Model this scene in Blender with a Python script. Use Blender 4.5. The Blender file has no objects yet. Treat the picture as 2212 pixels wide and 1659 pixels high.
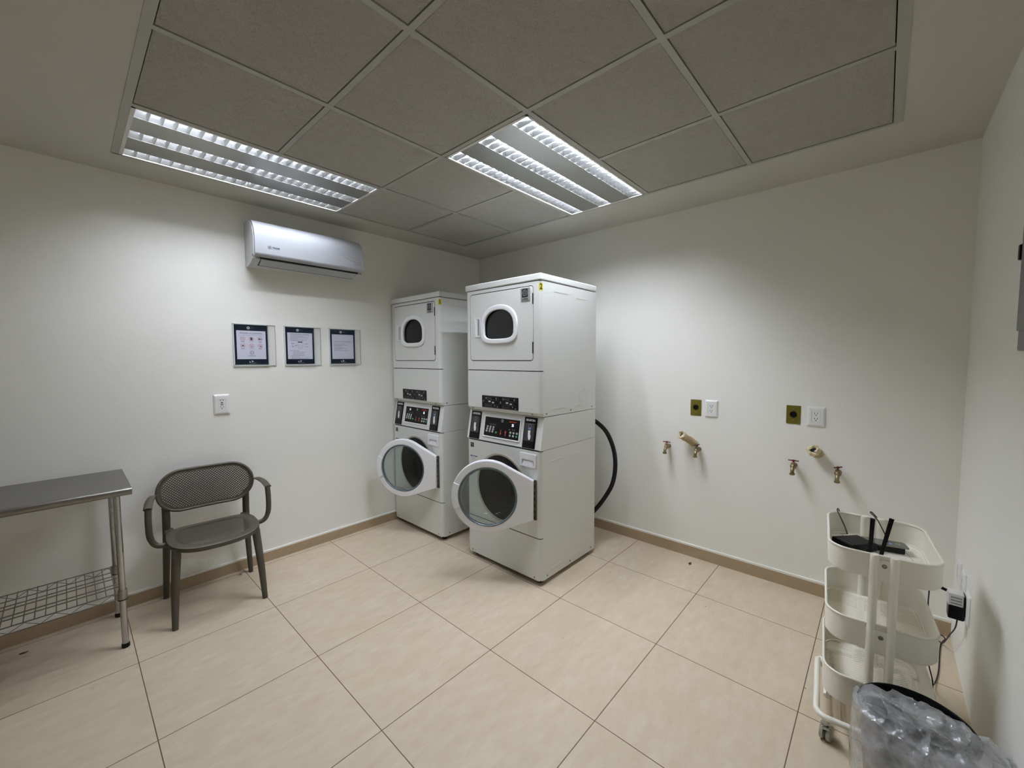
import bpy, bmesh, math, random
from mathutils import Vector, Matrix, noise
random.seed(7)
PI = math.pi
SC = bpy.context.scene
COL = SC.collection
H = 2.524            # ceiling height
WY = -3.57           # wall on the right of the camera
WX = -4.75           # wall behind the camera

# ---------------------------------------------------------------- materials
def lin(c):
    if isinstance(c, str):
        c = [int(c[i:i + 2], 16) / 255 for i in (0, 2, 4)]
    return tuple((v / 12.92 if v <= .04045 else ((v + .055) / 1.055) ** 2.4) for v in c) + (1,)

class NT:
    """small helper to wire shader nodes"""
    def __init__(s, name):
        s.m = bpy.data.materials.new(name); s.m.use_nodes = True
        s.t = s.m.node_tree; s.t.nodes.clear()
        s.out = s.t.nodes.new('ShaderNodeOutputMaterial')
    def n(s, typ, **kw):
        nd = s.t.nodes.new(typ)
        for k, v in kw.items(): setattr(nd, k, v)
        return nd
    def link(s, a, b): s.t.links.new(a, b)
    def math(s, op, a, b=None, clamp=False):
        nd = s.n('ShaderNodeMath', operation=op, use_clamp=clamp)
        for i, v in enumerate((a, b)):
            if v is None: continue
            if isinstance(v, (int, float)): nd.inputs[i].default_value = v
            else: s.link(v, nd.inputs[i])
        return nd.outputs[0]
    def mix(s, fac, a, b):
        nd = s.n('ShaderNodeMix', data_type='RGBA')
        for sock, v in ((nd.inputs[0], fac), (nd.inputs[6], a), (nd.inputs[7], b)):
            if isinstance(v, (int, float, tuple)): sock.default_value = v
            else: s.link(v, sock)
        return nd.outputs[2]
    def noise(s, vec, scale, detail=3, rough=.5):
        nd = s.n('ShaderNodeTexNoise'); nd.inputs['Scale'].default_value = scale
        nd.inputs['Detail'].default_value = detail; nd.inputs['Roughness'].default_value = rough
        if vec is not None: s.link(vec, nd.inputs['Vector'])
        return nd.outputs['Fac']
    def ramp(s, fac, p0, p1, c0=(0, 0, 0, 1), c1=(1, 1, 1, 1)):
        nd = s.n('ShaderNodeValToRGB'); e = nd.color_ramp.elements
        e[0].position = p0; e[0].color = c0; e[1].position = p1; e[1].color = c1
        s.link(fac, nd.inputs[0]); return nd.outputs[0]
    def bump(s, h, strength, dist=.01):
        nd = s.n('ShaderNodeBump'); nd.inputs['Strength'].default_value = strength
        nd.inputs['Distance'].default_value = dist; s.link(h, nd.inputs['Height']); return nd.outputs[0]
    def bsdf(s, color, rough=.5, metal=0., spec=.5, normal=None, **kw):
        b = s.n('ShaderNodeBsdfPrincipled')
        if isinstance(color, tuple): b.inputs['Base Color'].default_value = color
        else: s.link(color, b.inputs['Base Color'])
        if isinstance(rough, (int, float)): b.inputs['Roughness'].default_value = rough
        else: s.link(rough, b.inputs['Roughness'])
        b.inputs['Metallic'].default_value = metal
        b.inputs['Specular IOR Level'].default_value = spec
        for k, v in kw.items(): b.inputs[k].default_value = v
        if normal is not None: s.link(normal, b.inputs['Normal'])
        return b.outputs[0]
    def done(s, shader):
        s.link(shader, s.out.inputs[0]); return s.m
    def pos(s, obj=False):
        if obj: return s.n('ShaderNodeTexCoord').outputs['Object']
        return s.n('ShaderNodeNewGeometry').outputs['Position']

MC = {}
def M(name, color, rough=.5, metal=0., spec=.5, bump=0., bscale=200, var=0., **kw):
    """procedural principled material: a little noise in colour and relief"""
    if name in MC: return MC[name]
    t = NT(name); c = lin(color); p = t.pos(True)
    col = c
    if var > 0:
        f = t.noise(p, 18, 4)
        col = t.mix(f, tuple(v * (1 - var) for v in c[:3]) + (1,), tuple(min(1, v * (1 + var)) for v in c[:3]) + (1,))
    nrm = t.bump(t.noise(p, bscale, 2), bump, .002) if bump > 0 else None
    MC[name] = t.done(t.bsdf(col, rough, metal, spec, nrm, **kw)); return MC[name]

def emit(name, color, strength):
    if name in MC: return MC[name]
    t = NT(name); e = t.n('ShaderNodeEmission'); e.inputs[0].default_value = lin(color); e.inputs[1].default_value = strength
    MC[name] = t.done(e.outputs[0]); return MC[name]

def schlick(t, f0, normal=None):
    """reflectance of a clear film, the same from both sides"""
    g = t.n('ShaderNodeNewGeometry'); d = t.n('ShaderNodeVectorMath', operation='DOT_PRODUCT')
    t.link(g.outputs['Incoming'], d.inputs[0]); t.link(normal if normal is not None else g.outputs['Normal'], d.inputs[1])
    c = t.math('SUBTRACT', 1., t.math('ABSOLUTE', d.outputs['Value']), True)
    return t.math('ADD', f0, t.math('MULTIPLY', t.math('POWER', c, 5.), 1 - f0), True)

def film(name, tint, refl=1.5, base=None, opac=0., rough=.03):
    """thin clear sheet: transparent with fresnel reflection, optional milky part"""
    if name in MC: return MC[name]
    t = NT(name)
    tr = t.n('ShaderNodeBsdfTransparent'); tr.inputs[0].default_value = lin(tint)
    gl = t.n('ShaderNodeBsdfGlossy'); gl.inputs['Roughness'].default_value = rough
    fr = schlick(t, ((refl - 1) / (refl + 1)) ** 2)
    first = tr.outputs[0]
    if opac > 0:
        d = t.n('ShaderNodeBsdfDiffuse'); d.inputs[0].default_value = lin(base)
        mx = t.n('ShaderNodeMixShader'); mx.inputs[0].default_value = opac
        t.link(tr.outputs[0], mx.inputs[1]); t.link(d.outputs[0], mx.inputs[2]); first = mx.outputs[0]
    mx = t.n('ShaderNodeMixShader'); t.link(fr, mx.inputs[0]); t.link(first, mx.inputs[1]); t.link(gl.outputs[0], mx.inputs[2])
    MC[name] = t.done(mx.outputs[0]); return MC[name]

def mat_floor():
    t = NT('floor_tile'); p = t.pos()
    sx = t.n('ShaderNodeSeparateXYZ'); t.link(p, sx.inputs[0])
    X = t.math('DIVIDE', t.math('ADD', sx.outputs[0], 2.8826), .6); Y = t.math('DIVIDE', t.math('ADD', sx.outputs[1], .0514), .6)
    def edge(v):
        f = t.math('FRACT', v); return t.math('MINIMUM', f, t.math('SUBTRACT', 1., f))
    d = t.math('MINIMUM', edge(X), edge(Y))
    grout = t.math('LESS_THAN', d, .0030)
    ids = t.n('ShaderNodeCombineXYZ'); t.link(t.math('FLOOR', X), ids.inputs[0]); t.link(t.math('FLOOR', Y), ids.inputs[1])
    wn = t.n('ShaderNodeTexWhiteNoise', noise_dimensions='3D'); t.link(ids.outputs[0], wn.inputs['Vector'])
    # streaks run the same way across each tile, shifted tile by tile
    off = t.n('ShaderNodeVectorMath', operation='MULTIPLY_ADD'); t.link(wn.outputs['Color'], off.inputs[0]); off.inputs[1].default_value = (7, 7, 7); t.link(p, off.inputs[2])
    mp = t.n('ShaderNodeMapping'); mp.inputs['Scale'].default_value = (3.0, 7.5, 1); mp.inputs['Rotation'].default_value = (0, 0, .9); t.link(off.outputs[0], mp.inputs[0])
    n1 = t.noise(mp.outputs[0], 3.2, 8, .62); n2 = t.noise(off.outputs[0], 5, 4, .5); n3 = t.noise(mp.outputs[0], 14, 5, .65)
    c = t.mix(t.ramp(n1, .25, .78), lin('c3b299'), lin('d4c7b1'))
    c = t.mix(t.math('MULTIPLY', t.ramp(n2, .35, .75), .40), c, lin('c2b294'))
    c = t.mix(t.math('MULTIPLY', t.ramp(n3, .58, .8), .28), c, lin('a8977c'))
    # small dark specks of dirt
    v = t.n('ShaderNodeTexVoronoi', feature='DISTANCE_TO_EDGE'); v = t.n('ShaderNodeTexVoronoi'); v.inputs['Scale'].default_value = 3.4; t.link(p, v.inputs['Vector'])
    c = t.mix(t.math('LESS_THAN', v.outputs['Distance'], .012), c, lin('6d5e4a'))
    c = t.mix(grout, c, lin('5c4a38'))
    b = t.bump(t.math('SUBTRACT', 1., grout), .6, .002)
    rg = t.math('ADD', .42, t.math('MULTIPLY', n2, .15))
    return t.done(t.bsdf(c, rg, 0, .35, b))

def mat_wall():
    t = NT('wall_paint'); p = t.pos()
    c = t.mix(t.noise(p, 2.2, 5), lin('ebebe4'), lin('f1f0ea'))
    s = t.ramp(t.noise(p, 7, 6, .65), .70, .80)
    c = t.mix(t.math('MULTIPLY', s, .12), c, lin('b5b2a4'))
    h = t.math('ADD', t.noise(p, 60, 5, .6), t.math('MULTIPLY', t.noise(p, 6, 3), 1.5))
    return t.done(t.bsdf(c, .62, 0, .25, t.bump(h, .22, .003)))

def mat_ceiling_panel():
    t = NT('ceiling_panel_fibre'); p = t.pos()
    mp = t.n('ShaderNodeMapping'); mp.inputs['Scale'].default_value = (1, 1.7, 1); mp.inputs['Rotation'].default_value = (0, 0, .5); t.link(p, mp.inputs[0])
    n1 = t.noise(mp.outputs[0], 17, 8, .66); n2 = t.noise(mp.outputs[0], 120, 4, .6)
    h = t.math('ADD', n1, t.math('MULTIPLY', n2, .35))
    c = t.mix(n1, lin('c2bfb6'), lin('d4d1c8'))
    return t.done(t.bsdf(c, .9, 0, .1, t.bump(h, 1., .030)))

def mat_holes(name, color, rough, px, py, hw, hh, axes, mask=None, diamond=False, metal=0.):
    """a sheet with rows of real see-through holes, laid out in object space"""
    t = NT(name); p = t.pos(True); sx = t.n('ShaderNodeSeparateXYZ'); t.link(p, sx.inputs[0])
    u, v = sx.outputs[axes[0]], sx.outputs[axes[1]]
    if diamond:
        a = t.math('FRACT', t.math('DIVIDE', t.math('ADD', u, v), px)); b = t.math('FRACT', t.math('DIVIDE', t.math('SUBTRACT', u, v), px))
        m = t.math('MAXIMUM', t.math('ABSOLUTE', t.math('SUBTRACT', a, .5)), t.math('ABSOLUTE', t.math('SUBTRACT', b, .5)))
        hole = t.math('LESS_THAN', m, hw)
    else:
        row = t.math('FLOOR', t.math('DIVIDE', v, py))
        uu = t.math('ADD', t.math('DIVIDE', u, px), t.math('MULTIPLY', row, .5))
        a = t.math('ABSOLUTE', t.math('SUBTRACT', t.math('FRACT', uu), .5)); b = t.math('ABSOLUTE', t.math('SUBTRACT', t.math('FRACT', t.math('DIVIDE', v, py)), .5))
        hole = t.math('MULTIPLY', t.math('LESS_THAN', a, hw), t.math('LESS_THAN', b, hh))
    if mask:
        hx, hy, cx, cy, R = mask         # rounded box mask
        qx = t.math('MAXIMUM', t.math('SUBTRACT', t.math('ABSOLUTE', t.math('SUBTRACT', u, cx)), hx), 0.)
        qy = t.math('MAXIMUM', t.math('SUBTRACT', t.math('ABSOLUTE', t.math('SUBTRACT', v, cy)), hy), 0.)
        d = t.math('SQRT', t.math('ADD', t.math('MULTIPLY', qx, qx), t.math('MULTIPLY', qy, qy)))
        hole = t.math('MULTIPLY', hole, t.math('LESS_THAN', d, R))
    tr = t.n('ShaderNodeBsdfTransparent'); mx = t.n('ShaderNodeMixShader')
    t.link(hole, mx.inputs[0]); t.link(t.bsdf(lin(color), rough, metal, .4), mx.inputs[1]); t.link(tr.outputs[0], mx.inputs[2])
    return t.done(mx.outputs[0])

# ---------------------------------------------------------------- mesh building
def FR(o, x, y):
    x = Vector(x).normalized(); y = Vector(y).normalized(); z = x.cross(y)
    m = Matrix((x, y, z)).transposed().to_4x4(); m.translation = Vector(o); return m
def wl(x, z, out=0.): return FR((x, -out, z), (1, 0, 0), (0, 0, 1))            # face frame on the wall with the signs
def wr(y, z, out=0.): return FR((-out, y, z), (0, -1, 0), (0, 0, 1))           # face frame on the wall with the taps
def wf(x, z, out=0.): return FR((x, WY + out, z), (-1, 0, 0), (0, 0, 1))       # face frame on the wall beside the camera

OFF = {}
def rrect(x0, y0, x1, y1, r, n=6):
    pts = []
    for cx, cy, a0 in ((x1 - r, y1 - r, 0), (x0 + r, y1 - r, 90), (x0 + r, y0 + r, 180), (x1 - r, y0 + r, 270)):
        for k in range(n + 1):
            a = math.radians(a0 + 90 * k / n); pts.append((cx + r * math.cos(a), cy + r * math.sin(a)))
    return pts
def circle(cx, cy, r, n=48): return [(cx + r * math.cos(2 * PI * k / n), cy + r * math.sin(2 * PI * k / n)) for k in range(n)]

class MB:
    def __init__(s): s.v = []; s.f = []; s.fm = []; s.mats = []; s.T = Matrix()
    def mi(s, m):
        if m not in s.mats: s.mats.append(m)
        return s.mats.index(m)
    def raw(s, vs, fs, m):
        b = len(s.v); k = s.mi(m)
        s.v += [s.T @ Vector(v) for v in vs]
        for f in fs: s.f.append([b + i for i in f]); s.fm.append(k)
        return s
    def bm(s, bm, m):
        bm.verts.index_update()
        s.raw([v.co.copy() for v in bm.verts], [[v.index for v in f.verts] for f in bm.faces], m); bm.free(); return s
    def box(s, a, b, m, r=0., seg=2):
        bm = bmesh.new(); bmesh.ops.create_cube(bm, size=1.)
        for v in bm.verts:
            for i in range(3): v.co[i] = (a[i] + b[i]) / 2 + v.co[i] * (b[i] - a[i])
        if r > 0: bmesh.ops.bevel(bm, geom=bm.edges[:], offset=r, segments=seg, profile=.5, affect='EDGES')
        return s.bm(bm, m)
    def quad(s, x0, y0, x1, y1, z, m): return s.raw([(x0, y0, z), (x1, y0, z), (x1, y1, z), (x0, y1, z)], [(0, 1, 2, 3)], m)
    def poly(s, pts, z, m): return s.raw([(p[0], p[1], z) for p in pts], [list(range(len(pts)))], m)
    def plate(s, outer, holes, z0, z1, m, bev=0., seg=2):
        """flat sheet in the local xy plane with holes, z0..z1 thick; bev rounds the rim of the z1 side"""
        bm = bmesh.new(); edges = []
        for loop in [outer] + list(holes):
            vs = [bm.verts.new((p[0], p[1], z0)) for p in loop]
            edges += [bm.edges.new((vs[i], vs[(i + 1) % len(vs)])) for i in range(len(vs))]
        if holes: bmesh.ops.triangle_fill(bm, edges=edges, use_beauty=True, use_dissolve=False)
        else: bm.faces.new(bm.verts[:])
        r = bmesh.ops.extrude_face_region(bm, geom=bm.faces[:])
        top = [g for g in r['geom'] if isinstance(g, bmesh.types.BMVert)]
        for v in top: v.co.z = z1
        bmesh.ops.recalc_face_normals(bm, faces=bm.faces[:])
        if bev > 0:
            es = [e for e in bm.edges if abs(e.verts[0].co.z - z1) < 1e-7 and abs(e.verts[1].co.z - z1) < 1e-7 and len(e.link_faces) == 2
                  and min(abs(f.normal.z) for f in e.link_faces) < .5]
            bmesh.ops.bevel(bm, geom=es, offset=bev, segments=seg, profile=.5, affect='EDGES')
        return s.bm(bm, m)
    def prism(s, poly, z0, z1, m): return s.plate(poly, [], z0, z1, m)
    def tube(s, pts, r, m, seg=10, closed=False, caps=True, flat=1.):
        pts = [Vector(p) for p in pts]; n = len(pts)
        rs = r if isinstance(r, (list, tuple)) else [r] * n
        vs, fs = [], []; up = None
        for i in range(n):
            if closed: d = pts[(i + 1) % n] - pts[i - 1]
            else: d = pts[min(i + 1, n - 1)] - pts[max(i - 1, 0)]
            d.normalize()
            if up is None:
                up = Vector((0, 0, 1)) if abs(d.z) < .9 else Vector((1, 0, 0))
            up = (up - d * up.dot(d)).normalized(); sd = d.cross(up)
            for k in range(seg):
                a = 2 * PI * k / seg; vs.append(pts[i] + (up * math.cos(a) * flat + sd * math.sin(a)) * rs[i])
        for i in range(n if closed else n - 1):
            j = (i + 1) % n
            for k in range(seg):
                l = (k + 1) % seg; fs.append((i * seg + k, i * seg + l, j * seg + l, j * seg + k))
        if caps and not closed:
            fs.append(tuple(range(seg))[::-1]); fs.append(tuple((n - 1) * seg + k for k in range(seg)))
        return s.raw(vs, fs, m)
    def cyl(s, a, b, r, m, seg=16, r2=None): return s.tube([a, b], [r, r if r2 is None else r2], m, seg)
    def lathe(s, prof, m, seg=24, closed=False):
        """profile of (radius, height) about the local z axis"""
        vs, fs = [], []; n = len(prof)
        for r, h in prof:
            for k in range(seg):
                a = 2 * PI * k / seg; vs.append((r * math.cos(a), r * math.sin(a), h))
        for i in range(n if closed else n - 1):
            j = (i + 1) % n
            for k in range(seg):
                l = (k + 1) % seg; fs.append((i * seg + k, i * seg + l, j * seg + l, j * seg + k))
        if not closed:
            if prof[0][0] > 1e-6: fs.append(tuple(range(seg))[::-1])
            if prof[-1][0] > 1e-6: fs.append(tuple((n - 1) * seg + k for k in range(seg)))
        return s.raw(vs, fs, m)
    def text(s, body, x, y, z, size, m, align='CENTER', sx=1., bold=0.):
        cu = bpy.data.curves.new('t', 'FONT'); cu.body = body; cu.size = size; cu.align_x = align; cu.align_y = 'CENTER'; cu.resolution_u = 2
        cu.offset = bold
        ob = bpy.data.objects.new('t', cu); COL.objects.link(ob)
        dg = bpy.context.evaluated_depsgraph_get(); me = bpy.data.meshes.new_from_object(ob.evaluated_get(dg))
        s.raw([(v.co.x * sx + x, v.co.y + y, z) for v in me.vertices], [list(p.vertices) for p in me.polygons], m)
        bpy.data.objects.remove(ob); bpy.data.curves.remove(cu); bpy.data.meshes.remove(me); return s
    def build(s, name, parent=None, smooth=40, weld=True, recalc=True, wn=True):
        me = bpy.data.meshes.new(name)
        off = OFF.get(parent.name, Vector()) if parent else Vector()
        me.from_pydata([v - off for v in s.v], [], s.f)
        for m in s.mats: me.materials.append(m)
        for p, k in zip(me.polygons, s.fm): p.material_index = k
        b = bmesh.new(); b.from_mesh(me)
        if weld: bmesh.ops.remove_doubles(b, verts=b.verts, dist=2e-5)
        if recalc: bmesh.ops.recalc_face_normals(b, faces=b.faces)
        b.to_mesh(me); b.free()
        if smooth: me.shade_smooth(); me.set_sharp_from_angle(angle=math.radians(smooth))
        o = bpy.data.objects.new(name, me); COL.objects.link(o)
        if smooth and wn:
            md = o.modifiers.new('weighted_normals', 'WEIGHTED_NORMAL'); md.keep_sharp = True; md.weight = 80
        if parent: o.parent = parent; OFF[o.name] = off
        return o

def tag(o, label, cat, group=None, kind=None):
    o['label'] = label; o['category'] = cat
    if group: o['group'] = group
    if kind: o['kind'] = kind
    return o
def thing(name, label, cat, loc, off=None, rz=0., group=None):
    o = bpy.data.objects.new(name, None); o.empty_display_size = .1; COL.objects.link(o); o.location = loc; o.rotation_euler = (0, 0, rz)
    OFF[o.name] = Vector(loc if off is None else off)
    return tag(o, label, cat, group)
def struct(name, mb, label, cat, parent=None, **kw):
    o = mb.build(name, parent, **kw)
    if parent is None: tag(o, label, cat, kind='structure')
    return o
def arc(c, r, a0, a1, n, u, v):
    c = Vector(c); u = Vector(u); v = Vector(v)
    return [c + (u * math.cos(math.radians(a0 + (a1 - a0) * k / n)) + v * math.sin(math.radians(a0 + (a1 - a0) * k / n))) * r for k in range(n + 1)]
def spline(pts, n=8):
    """Catmull-Rom through the points"""
    P = [Vector(p) for p in pts]; P = [P[0] * 2 - P[1]] + P + [P[-1] * 2 - P[-2]]; out = []
    for i in range(1, len(P) - 2):
        for k in range(n):
            t = k / n; a, b, c, d = P[i - 1:i + 3]
            out.append(.5 * ((2 * b) + (c - a) * t + (2 * a - 5 * b + 4 * c - d) * t * t + (3 * b - a - 3 * c + d) * t ** 3))
    return out + [P[-2]]

# shared materials
m_floor = mat_floor(); m_wall = mat_wall(); m_panel = mat_ceiling_panel()
m_soffit = M('drywall_paint', 'c4c2b9', .7, spec=.2, bump=.15, bscale=60, var=.02)
m_bar = M('ceiling_bar_enamel', 'a9a89f', .5)
m_base = M('baseboard_tile', 'a99478', .5, var=.10, bump=.1)
m_plaster = M('plaster_edge', 'eceae3', .7, bump=.15, bscale=40)
m_white = M('white_enamel', 'd8dad6', .26, spec=.5, bump=.03, bscale=500)
m_plastic = M('white_plastic', 'e6e7ea', .35)
m_dark = M('dark_void', '0a0a0a', .8)
m_black = M('black_plastic', '050506', .35, spec=.25)
m_blackg = M('black_gloss_panel', '060607', .22, spec=.2)
m_rubber = M('black_rubber', '090909', .55, spec=.3)
m_chrome = M('chrome', 'b6b7b9', .16, 1.)
m_steel = M('brushed_steel', '9c9a96', .3, 1., bump=.05, bscale=300)
m_screw = M('screw_metal', '8d8a82', .35, 1.)
m_brass = M('worn_brass', '8c7b5c', .42, .7, var=.25)
m_red = M('red_handle', '5a1216', .4)
m_grey = M('grey_label', '8c8d90', .5)
m_midgrey = M('dim_grey_print', '4a4a4c', .5)
m_keys = M('key_grey', 'b4b4b2', .5)
m_green = M('key_green', '2f8a5c', .5)
m_arrow = M('arrow_red', 'b23a34', .5)
m_brandred = M('print_red', 'b23c24', .5)
m_blue = M('print_blue', '6f93d8', .5)
m_wprint = M('print_white', 'e8e8ea', .5)
m_kprint = M('print_black', '0a0a0c', .5)
m_yellow = M('sticker_yellow', 'd2c436', .5)
m_led = emit('led_digits', 'dfe4ff', 2.2)

# ---------------------------------------------------------------- room shell
b = MB(); b.box((WX, WY, -.1), (0, 0, 0), m_floor); struct('floor', b, 'beige stone-look square tile floor with thin dark joints', 'floor', smooth=0)
b = MB(); b.box((WX - .1, 0, -.1), (.1, .1, H + .35), m_wall); struct('wall_left', b, 'cream painted wall behind the air conditioner and notices', 'wall', smooth=0)
b = MB(); b.box((0, WY, -.1), (.1, 0, H + .35), m_wall); struct('wall_right', b, 'cream painted wall with the taps and olive socket plates', 'wall', smooth=0)
b = MB(); b.box((WX - .1, WY - .1, -.1), (.1, WY, H + .35), m_wall); struct('wall_front', b, 'cream painted wall at the right edge beside the trolley', 'wall', smooth=0)
b = MB(); b.box((WX - .1, WY, -.1), (WX, 0, H + .35), m_wall); struct('wall_rear', b, 'cream painted wall behind the viewpoint', 'wall', smooth=0)
GX = [-2.841, -2.252, -1.662, -1.073, -.455]; GY = [-.290, -.902, -1.491, -2.081, -2.670, -3.260]
b = MB()
b.box((WX, GY[0], H), (0, 0, H + .04), m_soffit); b.box((WX, WY, H), (0, GY[5], H + .04), m_soffit)
b.box((WX, GY[5], H), (GX[0], GY[0], H + .04), m_soffit); b.box((GX[4], GY[5], H), (0, GY[0], H + .04), m_soffit)
b.box((WX, WY, H + .30), (0, 0, H + .35), m_dark)  # unseen roof slab, added to block light from the world
ceil = struct('ceiling', b, 'plain plaster ceiling border around the suspended tile field', 'ceiling', smooth=0)
# T bars
b = MB(); w = .012
def lampcell(i, j): return (j == 0 and i in (0, 1)) or (j == 2 and i in (2, 3))
for i in range(1, 4):
    for j in range(5):
        if lampcell(i, j) and lampcell(i - 1, j): continue
        b.box((GX[i] - w, GY[j + 1], H - .001), (GX[i] + w, GY[j], H + .012), m_bar)
for j in range(1, 5): b.box((GX[0], GY[j] - w, H - .0016), (GX[4], GY[j] + w, H + .012), m_bar)
b.box((GX[0] - .004, GY[5], H - .0022), (GX[0] + .026, GY[0], H + .012), m_bar); b.box((GX[4] - .014, GY[5], H - .0022), (GX[4] + .006, GY[0], H + .012), m_bar)
b.box((GX[0], GY[0] - .010, H - .0022), (GX[4], GY[0] + .005, H + .012), m_bar); b.box((GX[0], GY[5] - .022, H - .0024), (GX[4], GY[5] + .012, H + .012), m_bar)
struct('trim_1', b, 'pale metal grid bars holding the ceiling tiles', 'ceiling grid', smooth=0)
g = .0155
for i in range(4):
    for j in range(5):
        if lampcell(i, j): continue
        x0 = GX[i] + (g if i else .03); x1 = GX[i + 1] - (g if i < 3 else .016); y1 = GY[j] - (g if j else .012); y0 = GY[j + 1] + g
        p = MB(); p.box((x0, y0, H + .002), (x1, y1, H + .018), m_panel); o = p.build('ceiling_panel', ceil, smooth=0)
def baseboard(name, label, pts_box, mb_top):
    b = MB(); b.box(*pts_box, m_base); b.box(*mb_top, m_plaster, .004); struct(name, b, label, 'baseboard', smooth=0)
baseboard('baseboard_left', 'beige tile baseboard with white plaster edge under the notices', ((WX, -.011, 0), (-.012, 0, .068)), ((WX, -.010, .066), (-.012, .003, .082)))
baseboard('baseboard_right', 'beige tile baseboard with white plaster edge under the taps', ((-.011, WY, 0), (0, 0, .076)), ((-.010, WY, .074), (.003, 0, .092)))

# ---------------------------------------------------------------- ceiling lights
L1, L2 = 110., 222.
m_tubes = [emit('fluorescent_tube_cooler', 'eef3ff', L1), emit('fluorescent_tube_brighter', 'eef3ff', L2)]
m_refl = M('louver_aluminium', 'eef1f3', .20, 1.)
m_lpanel = M('lamp_panel_aluminium', 'a9a9a4', .32, .75)
m_house = M('lamp_housing_white', 'dcdcd8', .5)
def ceiling_light(x0, x1, y0, y1, label, m_tube):
    """x0<x1, y0<y1: the cell of the grid"""
    x0 += .014; x1 -= .014; y0 += .014; y1 -= .014
    t = thing('ceiling_light', label, 'ceiling light', ((x0 + x1) / 2, (y0 + y1) / 2, H), group='fluorescent troffers in the tiled ceiling')
    b = MB()
    for a, c in (((x0, y0), (x1, y0 + .010)), ((x0, y1 - .010), (x1, y1)), ((x0, y0), (x0 + .014, y1)), ((x1 - .014, y0), (x1, y1))):
        b.box((a[0], a[1], H - .003), (c[0], c[1], H + .02), m_house)
    b.build('frame', t, smooth=0)
    b = MB(); z = H + .085
    b.box((x0 - .004, y0 - .004, z), (x1 + .004, y1 + .004, z + .01), m_house)
    for a, c in (((x0 - .004, y0 - .004), (x1 + .004, y0)), ((x0 - .004, y1), (x1 + .004, y1 + .004)), ((x0 - .004, y0), (x0, y1)), ((x1, y0), (x1 + .004, y1))):
        b.box((a[0], a[1], H + .02), (c[0], c[1], z), m_house)
    b.build('housing', t, smooth=0)
    X0, X1, Y0, Y1 = x0 + .014, x1 - .014, y0 + .010, y1 - .010
    sw = .088; gap = (Y1 - Y0 - 3 * sw) / 2
    for k in range(2):
        ya = Y0 + sw + k * (sw + gap)
        b = MB(); b.box((X0, ya, H - .0005), (X1, ya + gap, H + .004), m_lpanel); b.build('panel', t, smooth=0)
    for k in range(3):
        yc = Y0 + sw / 2 + k * (sw + gap); h = sw / 2
        b = MB()
        prof = [(h, 0), (h * .93, .016), (h * .78, .034), (h * .55, .052), (h * .3, .062)]
        for sg in (-1, 1):
            vs = []
            for (yy, zz) in prof: vs += [(X0, yc + sg * yy, H + zz), (X1, yc + sg * yy, H + zz)]
            b.raw(vs, [(2 * i, 2 * i + 1, 2 * i + 3, 2 * i + 2) for i in range(len(prof) - 1)], m_refl)
        b.raw([(X0, yc - h * .3, H + .062), (X1, yc - h * .3, H + .062), (X1, yc + h * .3, H + .062), (X0, yc + h * .3, H + .062)], [(0, 1, 2, 3)], m_refl)
        n = 23; st = (X1 - X0) / n
        for i in range(n + 1):
            x = X0 + i * st; e = .0016
            # cross blade, thicker and curved at the top, dipping in the middle under the tube
            vs = []
            for yy, zt in ((-h * .97, .026), (-h * .45, .022), (0, .020), (h * .45, .022), (h * .97, .026)):
                vs += [(x - e, yc + yy, H + .0005), (x + e, yc + yy, H + .0005), (x + 4 * e, yc + yy * .9, H + zt), (x - 4 * e, yc + yy * .9, H + zt)]
            fs = []
            for q in range(4):
                for a in range(4): fs.append((4 * q + a, 4 * q + (a + 1) % 4, 4 * q + 4 + (a + 1) % 4, 4 * q + 4 + a))
            b.raw(vs, fs, m_refl)
        b.build('louver', t, smooth=30, recalc=False)
        b = MB(); b.cyl((X0 + .02, yc, H + .043), (X1 - .02, yc, H + .043), .013, m_tube, 12); b.build('fluorescent_tube', t)
        for xa, xb in ((X0, X0 + .021), (X1 - .021, X1)):
            b = MB(); b.cyl((xa, yc, H + .043), (xb, yc, H + .043), .0135, m_plastic, 12); b.build('lamp_holder', t)
    return t
ceiling_light(GX[0] + .012, GX[2], GY[1], GY[0] + .004, 'recessed three tube ceiling light near the wall with the air conditioner', m_tubes[0])
ceiling_light(GX[2], GX[4] + .002, GY[3], GY[2], 'brighter recessed three tube ceiling light in front of the washers', m_tubes[1])

# ---------------------------------------------------------------- washer and dryer stacks
m_handpocket = M('pocket_grey', 'b9babb', .4)
m_gasket = M('gasket_grey', 'b4ada0', .5)
m_drum = M('drum_dark_steel', '0b0b0c', .45, .3)
m_dglass = M('dark_window_glass', '0d0e0f', .12, 0, .25)
m_hinge = M('hinge_bronze', '5b5448', .4, .7)
m_inner = M('reader_panel_grey', '2b2c2e', .4)
m_logo = M('logo_plate_silver', 'bdbebd', .3, .6)
m_rimteal = M('door_inner_seal', '55646a', .3)
m_bowl = film('door_bowl_glass', 'e4e9e8', 1.42, rough=.02)
W_, D_ = .69, .65
def rounded_front(r=.025, t=.03, n=7):
    pts = [(0, t)] + [(r - r * math.cos(PI / 2 * k / n), r - r * math.sin(PI / 2 * k / n)) for k in range(n + 1)]
    pts += [(W_ - r + r * math.sin(PI / 2 * k / n), r - r * math.cos(PI / 2 * k / n)) for k in range(n + 1)] + [(W_, t)]
    return pts
def seam_shape(): return [(x * (W_ - .008) / W_ + .004, y + .004) for x, y in rounded_front(.025, .026)]  # near-black strips of this outline paint the shade in the panel gaps
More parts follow.
